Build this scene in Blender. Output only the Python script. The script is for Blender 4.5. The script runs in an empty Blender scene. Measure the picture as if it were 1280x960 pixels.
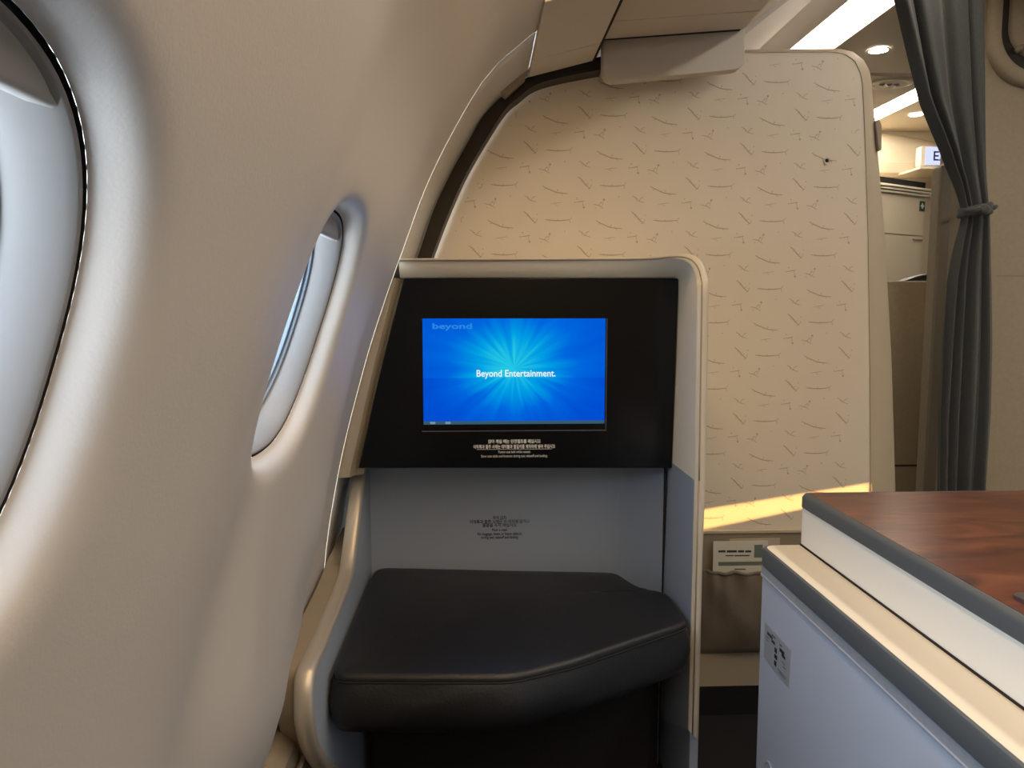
import bpy, bmesh, math, random
import numpy as np
from mathutils import Vector, Matrix
random.seed(7)
sc = bpy.context.scene
COL = sc.collection

# ------------------------------------------------------------ camera, sky, sun, exposure
ZC = 0.92                                   # eye height above the floor; all z below are given relative to the eye
FPX = 961.0                                 # focal length in pixels of a 1280 wide frame
YAW, PITCH = math.atan(40/961), math.atan(95/961)
cam_d = bpy.data.cameras.new('camera'); cam = bpy.data.objects.new('camera', cam_d); COL.objects.link(cam)
cam_d.sensor_width = 36.0; cam_d.lens = FPX/1280*36.0; cam_d.clip_start = 0.01
cam.location = (0, 0, ZC); cam.rotation_euler = (math.pi/2-PITCH, 0, -YAW)
sc.camera = cam

world = bpy.data.worlds.new('sky'); sc.world = world; world.use_nodes = True
wn = world.node_tree.nodes; wl = world.node_tree.links; wn.clear()
wo = wn.new('ShaderNodeOutputWorld'); wb = wn.new('ShaderNodeBackground'); wl.new(wb.outputs[0], wo.inputs[0])
wtc = wn.new('ShaderNodeTexCoord'); wsep = wn.new('ShaderNodeSeparateXYZ'); wr = wn.new('ShaderNodeValToRGB')
wl.new(wtc.outputs['Generated'], wsep.inputs[0]); wl.new(wsep.outputs[2], wr.inputs[0]); wl.new(wr.outputs[0], wb.inputs[0])
wr.color_ramp.elements[0].position = 0.0; wr.color_ramp.elements[0].color = (0.88, 0.95, 1.0, 1)
wr.color_ramp.elements[1].position = 0.8; wr.color_ramp.elements[1].color = (0.62, 0.79, 1.0, 1)
wb.inputs[1].default_value = 16.0

SUN_DIR = Vector((-1.0, 0.60, -0.205)).normalized()
sun_d = bpy.data.lights.new('sun', 'SUN'); sun_d.energy = 15.0; sun_d.angle = 0.002; sun_d.color = (1.0, 0.52, 0.16)
sun = bpy.data.objects.new('sun', sun_d); COL.objects.link(sun)
sun.rotation_euler = SUN_DIR.to_track_quat('-Z', 'Y').to_euler()

vs = sc.view_settings
vs.view_transform = 'Standard'; vs.look = 'None'; vs.gamma = 1.0; vs.use_curve_mapping = False
vs.exposure = -0.15

# ------------------------------------------------------------ helpers
_F = Vector((math.sin(YAW)*math.cos(PITCH), math.cos(YAW)*math.cos(PITCH), -math.sin(PITCH)))
_R = Vector((math.cos(YAW), -math.sin(YAW), 0)); _U = _R.cross(_F)
def ray(x, y): return _F*FPX+_R*(x-640)+_U*(480-y)
def P(x, y, Y): d = ray(x, y); return d*(Y/d.y)          # point of the photograph on the plane Y
def PZ(x, y, z): d = ray(x, y); return d*(z/d.z)
def PX(x, y, X): d = ray(x, y); return d*(X/d.x)

ORG = {}
def lin(c):
    return tuple(((v/255)/12.92 if v/255 <= 0.04045 else ((v/255+0.055)/1.055)**2.4) for v in c)+(1,)

def setup(o, parent, label, cat, group, kind):
    if label: o['label'] = label
    if cat: o['category'] = cat
    if group: o['group'] = group
    if kind: o['kind'] = kind

def thing(name, base, label, cat, group=None):
    o = bpy.data.objects.new(name, None); COL.objects.link(o)
    w = Vector((base[0], base[1], base[2]+ZC)); o.location = w; ORG[o.name] = w
    o.empty_display_size = 0.05
    setup(o, None, label, cat, group, None); return o

def mesh(name, verts, faces, mat, parent=None, smooth=False, label=None, cat=None, group=None, kind=None, auto=None, bev=None, fix=True, solid=None):
    vv = [Vector((v[0], v[1], v[2]+ZC)) for v in verts]
    if parent is not None:
        org = ORG[parent.name]
    else:
        xs = [v.x for v in vv]; ys = [v.y for v in vv]; zs = [v.z for v in vv]
        org = Vector(((min(xs)+max(xs))/2, (min(ys)+max(ys))/2, min(zs)))
    me = bpy.data.meshes.new(name)
    me.from_pydata([tuple(v-org) for v in vv], [], faces)
    if fix:
        bm = bmesh.new(); bm.from_mesh(me)
        bmesh.ops.remove_doubles(bm, verts=bm.verts, dist=1e-6)
        bmesh.ops.recalc_face_normals(bm, faces=bm.faces)
        bm.to_mesh(me); bm.free()
    me.materials.append(mat)
    for p in me.polygons: p.use_smooth = smooth
    o = bpy.data.objects.new(name, me); COL.objects.link(o); ORG[o.name] = org
    if parent is not None:
        o.parent = parent
    else:
        o.location = org
    if solid:
        m = o.modifiers.new('thickness', 'SOLIDIFY'); m.thickness = solid; m.offset = 0
    if bev:
        m = o.modifiers.new('bevel', 'BEVEL'); m.width = bev; m.segments = 3; m.limit_method = 'ANGLE'; m.angle_limit = math.radians(30); m.harden_normals = True
        for p in me.polygons: p.use_smooth = True
    elif auto:
        for p in me.polygons: p.use_smooth = True
        me.set_sharp_from_angle(angle=math.radians(auto))
    setup(o, parent, label, cat, group, kind)
    return o

def grid_faces(n, m, close_m=False, off=0):
    f = []
    for i in range(n-1):
        for j in range(m if close_m else m-1):
            a = i*m+j; b = i*m+(j+1) % m
            f.append((off+a, off+b, off+b+m, off+a+m))
    return f

def boxv(x0, x1, y0, y1, z0, z1):
    v = [(x, y, z) for z in (z0, z1) for y in (y0, y1) for x in (x0, x1)]
    f = [(0, 2, 3, 1), (4, 5, 7, 6), (0, 1, 5, 4), (2, 6, 7, 3), (0, 4, 6, 2), (1, 3, 7, 5)]
    return v, f
def box(name, x0, x1, y0, y1, z0, z1, mat, **k):
    v, f = boxv(x0, x1, y0, y1, z0, z1); return mesh(name, v, f, mat, **k)

def prism(name, poly, axis, a, b, mat, **k):
    """poly in the two other axes (x,z for axis y; x,y for z; y,z for x) extruded from a to b"""
    n = len(poly)
    def mk(p, t): return {'y': (p[0], t, p[1]), 'z': (p[0], p[1], t), 'x': (t, p[0], p[1])}[axis]
    v = [mk(p, a) for p in poly]+[mk(p, b) for p in poly]
    f = [tuple(range(n)), tuple(range(2*n-1, n-1, -1))]+[(i, (i+1) % n, n+(i+1) % n, n+i) for i in range(n)]
    return mesh(name, v, f, mat, **k)

def loft(name, rings, mat, close=True, caps=False, **k):
    m = len(rings[0]); v = [p for r in rings for p in r]
    f = grid_faces(len(rings), m, close)
    if caps:
        f.append(tuple(range(m))); f.append(tuple(range((len(rings)-1)*m, len(rings)*m)))
    return mesh(name, v, f, mat, **k)

def tube(name, pts, r, mat, seg=8, **k):
    pts = [Vector(p) for p in pts]; rings = []
    for i, p in enumerate(pts):
        t = (pts[min(i+1, len(pts)-1)]-pts[max(i-1, 0)]).normalized()
        a = Vector((0, 0, 1)) if abs(t.z) < 0.9 else Vector((1, 0, 0))
        u = t.cross(a).normalized(); w = t.cross(u)
        rings.append([p+u*(r*math.cos(2*math.pi*j/seg))+w*(r*math.sin(2*math.pi*j/seg)) for j in range(seg)])
    k.setdefault('smooth', True)
    return loft(name, rings, mat, caps=True, **k)

def disc_y(cx, y, cz, r, n=24):
    return [(cx+r*math.cos(2*math.pi*i/n), y, cz+r*math.sin(2*math.pi*i/n)) for i in range(n)]

def rrect(x0, x1, z0, z1, r, n=6, corners=(1, 1, 1, 1)):
    """counter clockwise from bottom-left; corners bl, br, tr, tl"""
    out = []
    for (cx, cz, a0, on, px, pz) in ((x0+r, z0+r, 180, corners[0], x0, z0), (x1-r, z0+r, 270, corners[1], x1, z0), (x1-r, z1-r, 0, corners[2], x1, z1), (x0+r, z1-r, 90, corners[3], x0, z1)):
        if on:
            for i in range(n+1):
                a = math.radians(a0+90*i/n); out.append((cx+r*math.cos(a), cz+r*math.sin(a)))
        else: out.append((px, pz))
    return out

def smoothstep(a, b, x):
    t = min(1, max(0, (x-a)/(b-a))); return t*t*(3-2*t)

def catmull(pts, n=8):
    pts = [Vector(p) for p in pts]; out = []
    for i in range(len(pts)-1):
        p0 = pts[max(i-1, 0)]; p1 = pts[i]; p2 = pts[i+1]; p3 = pts[min(i+2, len(pts)-1)]
        for k in range(n):
            t = k/n
            out.append(0.5*((2*p1)+(p2-p0)*t+(2*p0-5*p1+4*p2-p3)*t*t+(3*p1-p0-3*p2+p3)*t**3))
    out.append(pts[-1]); return out

def text_mesh(name, body, size, place, mat, parent, align='CENTER', bold=0.0, squash=1.0, label=None):
    cu = bpy.data.curves.new(name, 'FONT'); cu.body = body; cu.size = size; cu.align_x = align; cu.align_y = 'CENTER'
    cu.offset = bold; cu.resolution_u = 3
    t = bpy.data.objects.new('tmp_text', cu); COL.objects.link(t)
    dg = bpy.context.evaluated_depsgraph_get(); dg.update()
    me = bpy.data.meshes.new_from_object(t.evaluated_get(dg))
    vs_ = [place(v.co.x*squash, v.co.y) for v in me.vertices]; fs = [tuple(p.vertices) for p in me.polygons]
    bpy.data.objects.remove(t); bpy.data.curves.remove(cu); bpy.data.meshes.remove(me)
    return mesh(name, vs_, fs, mat, parent=parent, fix=False, label=label)

# ------------------------------------------------------------ materials
def principled(name, col, rough=0.5, metal=0.0, noise=0.0, nscale=30, bump=0.0, bscale=400, coat=0.0, spec=0.5, sheen=0.0, stretch=None):
    m = bpy.data.materials.new(name); m.use_nodes = True
    nt = m.node_tree; b = nt.nodes['Principled BSDF']
    c = lin(col); b.inputs['Base Color'].default_value = c
    b.inputs['Roughness'].default_value = rough; b.inputs['Metallic'].default_value = metal
    b.inputs['Coat Weight'].default_value = coat; b.inputs['Specular IOR Level'].default_value = spec
    b.inputs['Sheen Weight'].default_value = sheen
    tc = nt.nodes.new('ShaderNodeTexCoord'); src = tc.outputs['Object']
    if stretch:
        mp = nt.nodes.new('ShaderNodeMapping'); mp.inputs['Scale'].default_value = stretch
        nt.links.new(src, mp.inputs[0]); src = mp.outputs[0]
    if noise:
        n = nt.nodes.new('ShaderNodeTexNoise'); n.inputs['Scale'].default_value = nscale; n.inputs['Detail'].default_value = 4
        r = nt.nodes.new('ShaderNodeValToRGB')
        r.color_ramp.elements[0].position = 0.3; r.color_ramp.elements[1].position = 0.7
        r.color_ramp.elements[0].color = tuple(v*(1-noise) for v in c[:3])+(1,)
        r.color_ramp.elements[1].color = tuple(min(1, v*(1+noise)) for v in c[:3])+(1,)
        nt.links.new(src, n.inputs['Vector']); nt.links.new(n.outputs['Fac'], r.inputs[0]); nt.links.new(r.outputs[0], b.inputs['Base Color'])
    if bump:
        n2 = nt.nodes.new('ShaderNodeTexNoise'); n2.inputs['Scale'].default_value = bscale; n2.inputs['Detail'].default_value = 3
        bp = nt.nodes.new('ShaderNodeBump'); bp.inputs['Strength'].default_value = bump; bp.inputs['Distance'].default_value = 0.001
        nt.links.new(src, n2.inputs['Vector']); nt.links.new(n2.outputs['Fac'], bp.inputs['Height']); nt.links.new(bp.outputs[0], b.inputs['Normal'])
    return m

def emission(name, col, strength):
    m = bpy.data.materials.new(name); m.use_nodes = True; nt = m.node_tree; nt.nodes.clear()
    o = nt.nodes.new('ShaderNodeOutputMaterial'); e = nt.nodes.new('ShaderNodeEmission')
    e.inputs[0].default_value = lin(col); e.inputs[1].default_value = strength; nt.links.new(e.outputs[0], o.inputs[0]); return m

def glass_mat(name):
    m = bpy.data.materials.new(name); m.use_nodes = True; nt = m.node_tree; nt.nodes.clear()
    o = nt.nodes.new('ShaderNodeOutputMaterial'); mx = nt.nodes.new('ShaderNodeMixShader')
    t = nt.nodes.new('ShaderNodeBsdfTransparent'); g = nt.nodes.new('ShaderNodeBsdfGlossy'); fr = nt.nodes.new('ShaderNodeLayerWeight'); fm = nt.nodes.new('ShaderNodeMath'); fm.operation = 'POWER'; fm.inputs[1].default_value = 5.0
    t.inputs[0].default_value = (0.96, 0.98, 1, 1); g.inputs['Roughness'].default_value = 0.02; fr.inputs[0].default_value = 0.5
    nt.links.new(fr.outputs['Facing'], fm.inputs[0]); nt.links.new(fm.outputs[0], mx.inputs[0]); nt.links.new(t.outputs[0], mx.inputs[1]); nt.links.new(g.outputs[0], mx.inputs[2]); nt.links.new(mx.outputs[0], o.inputs[0])
    return m

M = {}
M['wall'] = principled('sidewall plastic', (194, 191, 187), 0.42, bump=0.12, bscale=500)
M['bezel'] = principled('window bezel plastic', (134, 133, 133), 0.42)
M['gap'] = principled('dark gap rubber', (52, 47, 45), 0.9, spec=0.15)
M['seal'] = principled('dark bronze seal', (52, 46, 40), 0.55)
M['gasket'] = principled('grey gasket', (120, 135, 150), 0.45)
M['shade'] = principled('window shade', (150, 148, 146), 0.5)
M['glass'] = glass_mat('cabin window pane')
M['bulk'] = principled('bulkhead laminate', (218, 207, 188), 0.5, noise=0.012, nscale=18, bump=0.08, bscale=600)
M['twig'] = principled('twig print', (178, 160, 134), 0.55)
M['bulkedge'] = principled('bulkhead edge moulding', (184, 171, 148), 0.4)
M['dado'] = principled('taupe lower panel', (142, 130, 112), 0.6, bump=0.15, bscale=500)
M['carpet'] = principled('black carpet', (18, 18, 20), 0.95, noise=0.35, nscale=300, bump=0.8, bscale=900)
M['bin'] = principled('overhead bin plastic', (200, 192, 182), 0.45, bump=0.1, bscale=500)
M['ceil'] = principled('ceiling panel', (206, 194, 178), 0.5)
M['cream'] = principled('cream shell plastic', (246, 238, 216), 0.36)
M['grey'] = principled('blue grey plastic', (152, 164, 180), 0.42, bump=0.05, bscale=600)
M['silver'] = principled('champagne silver trim', (206, 198, 184), 0.34, metal=0.5)
M['trim'] = principled('warm grey edge moulding', (192, 186, 172), 0.36)
M['taupe'] = principled('taupe plastic', (150, 138, 118), 0.42)
M['black'] = principled('black monitor panel', (11, 14, 18), 0.2, spec=0.25)
M['matblack'] = principled('matt black', (14, 14, 15), 0.8)
M['leather'] = principled('black leather', (24, 25, 27), 0.42, noise=0.12, nscale=60, bump=0.35, bscale=260)
M['print_w'] = principled('white print', (225, 225, 225), 0.6)
M['print_d'] = principled('dark print', (38, 42, 50), 0.6)
M['edge'] = principled('slate grey edging', (84, 92, 99), 0.45, bump=0.08, bscale=500)
M['white'] = principled('white console body', (246, 248, 244), 0.4)
M['armcream'] = principled('cream armrest laminate', (242, 234, 216), 0.45)
M['side'] = principled('pale blue grey side panel', (200, 213, 234), 0.42, noise=0.01, nscale=20)
M['alu'] = principled('brushed aluminium strip', (196, 206, 220), 0.35, metal=0.4, noise=0.06, nscale=120)
M['sticker'] = principled('silver sticker', (170, 178, 190), 0.4)
M['curtain'] = principled('grey curtain cloth', (80, 83, 82), 0.9, noise=0.12, nscale=220, bump=0.5, bscale=700, sheen=0.2)
M['pocket'] = principled('taupe pocket fabric', (112, 102, 88), 0.85, noise=0.06, nscale=200, bump=0.4, bscale=700)
M['paper'] = principled('paper', (206, 204, 188), 0.7)
M['papergreen'] = principled('green grey print', (104, 116, 108), 0.7)
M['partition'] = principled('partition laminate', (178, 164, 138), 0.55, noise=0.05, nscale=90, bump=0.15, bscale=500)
M['galley'] = principled('galley cream panel', (226, 214, 190), 0.4)
M['green'] = principled('first aid green', (30, 74, 48), 0.5)
M['chrome'] = principled('dull chrome', (150, 152, 156), 0.28, metal=0.9)
M['cove'] = emission('warm cove lamp', (255, 214, 160), 14.0)
M['aisle'] = emission('aisle light diffuser', (255, 243, 228), 14.0)
M['strip'] = emission('galley strip diffuser', (255, 240, 220), 40.0)
M['reflector'] = principled('light cove reflector', (226, 214, 200), 0.5)
M['galleylamp'] = emission('galley light diffuser', (255, 236, 214), 5.5)
M['down'] = emission('downlight lens', (255, 246, 232), 30.0)
M['sign'] = emission('lit sign face', (205, 212, 255), 1.3)
M['title'] = emission('screen white', (255, 255, 255), 1.0)
M['logo'] = emission('screen pale blue', (50, 150, 245), 0.9)
M['bar'] = emission('screen status bar', (66, 104, 126), 0.8)
M['baricon'] = emission('screen icons', (150, 180, 190), 0.7)

def wood_mat():
    m = bpy.data.materials.new('burl wood veneer'); m.use_nodes = True; nt = m.node_tree; b = nt.nodes['Principled BSDF']
    tc = nt.nodes.new('ShaderNodeTexCoord'); mp = nt.nodes.new('ShaderNodeMapping')
    mp.inputs['Rotation'].default_value = (0, 0, math.radians(28)); mp.inputs['Scale'].default_value = (5, 16, 5)
    n = nt.nodes.new('ShaderNodeTexNoise'); n.inputs['Scale'].default_value = 1.6; n.inputs['Detail'].default_value = 8; n.inputs['Distortion'].default_value = 1.3
    r = nt.nodes.new('ShaderNodeValToRGB'); e = r.color_ramp.elements
    e[0].position = 0.28; e[0].color = lin((66, 32, 20)); e[1].position = 0.72; e[1].color = lin((142, 84, 58))
    x = e.new(0.5); x.color = lin((112, 60, 40))
    n2 = nt.nodes.new('ShaderNodeTexNoise'); n2.inputs['Scale'].default_value = 3.5; n2.inputs['Detail'].default_value = 3
    mx = nt.nodes.new('ShaderNodeMixRGB'); mx.blend_type = 'MULTIPLY'; mx.inputs[0].default_value = 0.45
    nt.links.new(tc.outputs['Object'], mp.inputs[0]); nt.links.new(mp.outputs[0], n.inputs['Vector']); nt.links.new(n.outputs['Fac'], r.inputs[0])
    nt.links.new(tc.outputs['Object'], n2.inputs['Vector']); nt.links.new(r.outputs[0], mx.inputs[1]); nt.links.new(n2.outputs['Fac'], mx.inputs[2])
    nt.links.new(mx.outputs[0], b.inputs['Base Color']); b.inputs['Roughness'].default_value = 0.3; return m
M['wood'] = wood_mat()

def screen_mat(cx, cz, hw, hz):
    """blue burst of rays; coordinates are the screen's own object coordinates (x across, z up)"""
    m = bpy.data.materials.new('screen picture'); m.use_nodes = True; nt = m.node_tree; nt.nodes.clear()
    N = nt.nodes.new; L = nt.links.new
    out = N('ShaderNodeOutputMaterial'); em = N('ShaderNodeEmission'); L(em.outputs[0], out.inputs[0])
    tc = N('ShaderNodeTexCoord'); sp = N('ShaderNodeSeparateXYZ'); L(tc.outputs['Object'], sp.inputs[0])
    def math_(op, a, b=None, c=None):
        n = N('ShaderNodeMath'); n.operation = op
        for i, v in enumerate((a, b, c)):
            if v is None: continue
            if isinstance(v, (int, float)): n.inputs[i].default_value = v
            else: L(v, n.inputs[i])
        return n.outputs[0]
    x = math_('DIVIDE', math_('SUBTRACT', sp.outputs[0], cx), hw)
    z = math_('DIVIDE', math_('SUBTRACT', sp.outputs[2], cz), hw)
    ang = math_('ARCTAN2', z, x)
    rr = math_('SQRT', math_('ADD', math_('MULTIPLY', x, x), math_('MULTIPLY', math_('MULTIPLY', z, z), 1.5)))
    cb = N('ShaderNodeCombineXYZ'); L(math_('MULTIPLY', math_('COSINE', ang), 3.2), cb.inputs[0]); L(math_('MULTIPLY', math_('SINE', ang), 3.2), cb.inputs[1]); L(math_('MULTIPLY', rr, 0.7), cb.inputs[2])
    ns = N('ShaderNodeTexNoise'); ns.inputs['Scale'].default_value = 1.5; ns.inputs['Detail'].default_value = 2.5; L(cb.outputs[0], ns.inputs['Vector'])
    rays = math_('MULTIPLY', math_('SUBTRACT', ns.outputs['Fac'], 0.5), 1.5)
    glow = math_('POWER', 2.718, math_('MULTIPLY', math_('MULTIPLY', rr, rr), -3.2))
    low = math_('GREATER_THAN', math_('MULTIPLY', z, -1.0), 0.105)      # below the horizon line of the picture
    v = math_('ADD', math_('MULTIPLY', glow, 0.75), math_('MULTIPLY', rays, math_('ADD', math_('MULTIPLY', glow, 0.55), 0.12)))
    v = math_('SUBTRACT', math_('ADD', v, 0.16), math_('MULTIPLY', low, 0.10))
    cr = N('ShaderNodeValToRGB'); L(v, cr.inputs[0]); e = cr.color_ramp.elements
    e[0].position = 0.0; e[0].color = lin((0, 70, 214)); e[1].position = 1.0; e[1].color = lin((40, 215, 238))
    a = e.new(0.3); a.color = lin((0, 108, 232)); a = e.new(0.62); a.color = lin((0, 168, 238))
    L(cr.outputs[0], em.inputs[0]); em.inputs[1].default_value = 1.0
    return m

ZCL = 0.92      # aisle ceiling above the eye
KF = ZCL/0.75
# ------------------------------------------------------------ left sidewall with its two windows
_sec = sorted([(.468, .100), (.433, .051), (.392, .010), (.341, -.021), (.277, -.058), (.201, -.095), (.104, -.1315), (.034, -.158), (-.095, -.201), (-.296, -.253), (-.478, -.281), (-.585, -.286), (-.95, -.29)])
_sz = np.array([a for a, b in _sec]); _sx = np.array([b for a, b in _sec])
def _pchip(xs, ys):
    h = np.diff(xs); d = np.diff(ys)/h; m = np.zeros(len(xs)); m[0] = d[0]; m[-1] = d[-1]
    for i in range(1, len(xs)-1):
        m[i] = 0 if d[i-1]*d[i] <= 0 else (h[i-1]+h[i])/(h[i-1]/d[i-1]+h[i]/d[i])
    def f(x):
        i = int(min(max(np.searchsorted(xs, x)-1, 0), len(xs)-2)); t = (x-xs[i])/h[i]
        return float((2*t**3-3*t*t+1)*ys[i]+(t**3-2*t*t+t)*h[i]*m[i]+(-2*t**3+3*t*t)*ys[i+1]+(t**3-t*t)*h[i]*m[i+1])
    return f
_XW0 = _pchip(_sz, _sx)
_gz = np.linspace(-0.95, 0.468, 600); _gx = np.array([_XW0(z) for z in _gz])
_kw = np.exp(-0.5*((np.arange(-60, 61)*(_gz[1]-_gz[0]))/0.022)**2); _kw /= _kw.sum()
_pad = np.concatenate([2*_gx[0]-_gx[60:0:-1], _gx, 2*_gx[-1]-_gx[-2:-62:-1]])
_gs = np.convolve(_pad, _kw, 'valid')
def XW(z): return float(np.interp(z, _gz, _gs))
def WN(z):
    e = 0.012; dx = (XW(min(z+e, .468))-XW(z-e))/(min(z+e, .468)-(z-e))
    n = Vector((1, 0, -dx)); return n.normalized()
WIN_Y = [-1.407, -0.869, -0.331, 0.207, 0.745]; WZ = -0.024; WA, WB, WE = 0.122, 0.116, 2.5
HALF = 0.269; RIDGE = [-0.062, 0.476]
def outline(th, s=1.0, grow=0.0):
    c, si = math.cos(th), math.sin(th)
    r = (abs(c/(WA*s+grow))**WE+abs(si/(WB*s+grow))**WE)**(-1/WE)
    return r*c, r*si
_up = [(-.195, -.276), (-.045, -.376), (.105, -.416), (.255, -.396), (.505, -.286), (.655, -.196)]
_ua = [math.degrees(math.atan2(b, a)) for a, b in _up]; _ur = [math.hypot(a, b) for a, b in _up]
def wall_h(Y, z):
    h = 0.0
    dmin = 9
    for c in WIN_Y:
        q = (abs((Y-c)/WA)**WE+abs((z-WZ)/WB)**WE)**(1/WE); dmin = min(dmin, (q-1)*0.118)
    d = max(0, dmin)
    h += 0.019*(1-math.exp(-(d/0.0075)**1.4))*(1-0.95*smoothstep(0.93, 1.30, Y))*(1-smoothstep(0.82, 1.0, Y)*smoothstep(-0.25, -0.42, z))
    rd = max(math.exp(-abs((Y-c)/0.105)**2.0) for c in RIDGE+[-0.6, -1.138, -1.676])
    fade = 1-smoothstep(0.16, 0.42, z)
    h += 0.023*rd*fade*smoothstep(0, 0.03, d)
    if Y > 0.4:
        dy, dz = Y-0.745, z-WZ; th = math.degrees(math.atan2(dz, dy))
        if th > 150: th -= 360
        R_ = float(np.interp(th, _ua, _ur)); r0 = math.hypot(*outline(math.radians(th))); t = (math.hypot(dy, dz)-r0)/max(0.02, R_-r0)
        wgt = smoothstep(-128, -92, th)*(1-smoothstep(-18, 14, th))
        t = max(0.0, t)
        ramp = t if t < 0.88 else (0.88+0.12*math.sin((t-0.88)/0.12*math.pi/2)*0.5 if t < 1.0 else 0.94*math.exp(-((t-1.0)/0.38)**1.5))
        h += 0.036*ramp*wgt*(1-smoothstep(0.98, 1.22, Y))*smoothstep(-0.60, -0.50, z)
    return h
def wallpt(Y, z, extra=0.0):
    n = WN(z); h = wall_h(Y, z)+extra
    return Vector((XW(z), Y, z))+n*h

ZB, ZT = -0.582, 0.468
angs = set()
for k in range(160): angs.add(round(2*math.pi*k/160, 6))
for sx in (1, -1):
    for zz in (ZB-WZ, ZT-WZ): angs.add(round(math.atan2(zz, sx*HALF) % (2*math.pi), 6))
angs = sorted(angs); NA = len(angs)
TS = [0, .006, .012, .02, .03, .042, .056, .075, .1, .13, .17, .22, .28, .35, .43, .52, .62, .72, .82, .91, 1]
wv, wf = [], []
edge_z = set()
for c in WIN_Y:
    off = len(wv)
    for t in TS:
        for th in angs:
            oy, oz = outline(th)
            co, si = math.cos(th), math.sin(th)
            k = min(HALF/abs(co) if abs(co) > 1e-9 else 9e9, ((ZT-WZ) if si > 0 else (WZ-ZB))/abs(si) if abs(si) > 1e-9 else 9e9)
            ry, rz = k*co, k*si
            Y = c+oy*(1-t)+ry*t; z = WZ+oz*(1-t)+rz*t
            if t == 1 and abs(abs(ry)-HALF) < 1e-6: edge_z.add(round(z, 6))
            wv.append(wallpt(Y, z))
    wf += grid_faces(len(TS), NA, True, off)
ez = sorted(edge_z)
Ys = [1.014, 1.05, 1.09, 1.13, 1.17, 1.21, 1.25, 1.29, 1.32, 1.346]
off = len(wv)
for Y in Ys:
    for z in ez: wv.append(wallpt(Y, z))
wf += grid_faces(len(Ys), len(ez), False, off)
wall_left = mesh('wall_left', wv, wf, M['wall'], smooth=True, kind='structure', label='pale curved cabin sidewall with soft scoops around the windows')
# forward closing strip of the sidewall, beside the bulkhead
v = [wallpt(Y, z, -0.004 if Y > 1.349 else -0.02) for Y in (1.3465, 1.35, 1.42, 1.50, 1.56, 1.62) for z in ez]
mesh('closing_panel', v, grid_faces(6, len(ez)), M['wall'], parent=wall_left, smooth=True)
# thin metal joint line
v = []
for z in ez:
    a = wallpt(1.346, z, 0.0005); b = wallpt(1.3505, z, -0.0025); v += [a, b]
mesh('joint_line', v, [(2*i, 2*i+1, 2*i+3, 2*i+2) for i in range(len(ez)-1)], M['taupe'], parent=wall_left, smooth=True)
# outer skin behind the windows keeps daylight out of the wall cavity
# rear part of the sidewall (behind the camera) and lower dado
v = [wallpt(-1.676, z) for z in ez]+[(XW(z), -2.6, z) for z in ez]
mesh('rear_panel', v, grid_faces(2, len(ez)), M['wall'], parent=wall_left, smooth=True)

dv = [(-0.272, -0.575), (-0.258, -0.60), (-0.262, -0.66), (-0.268, -0.92)]
v = [(x, Y, z) for Y in (-2.6, 1.30) for x, z in dv]+[(-0.32, Y, z) for Y in (-2.6, 1.3) for z in (-0.575, -0.92)]
bbl = mesh('baseboard_left', v, [(0, 1, 5, 4), (1, 2, 6, 5), (2, 3, 7, 6), (0, 4, 10, 8), (4, 5, 6, 7, 11, 10), (0, 8, 9, 3, 2, 1)], M['taupe'], kind='structure', auto=30, label='taupe kick panel along the foot of the sidewall')
tube('trim_cord', [(-0.255, Y, -0.64) for Y in np.linspace(-1, 1.25, 12)], 0.004, M['silver'], parent=bbl)

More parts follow.
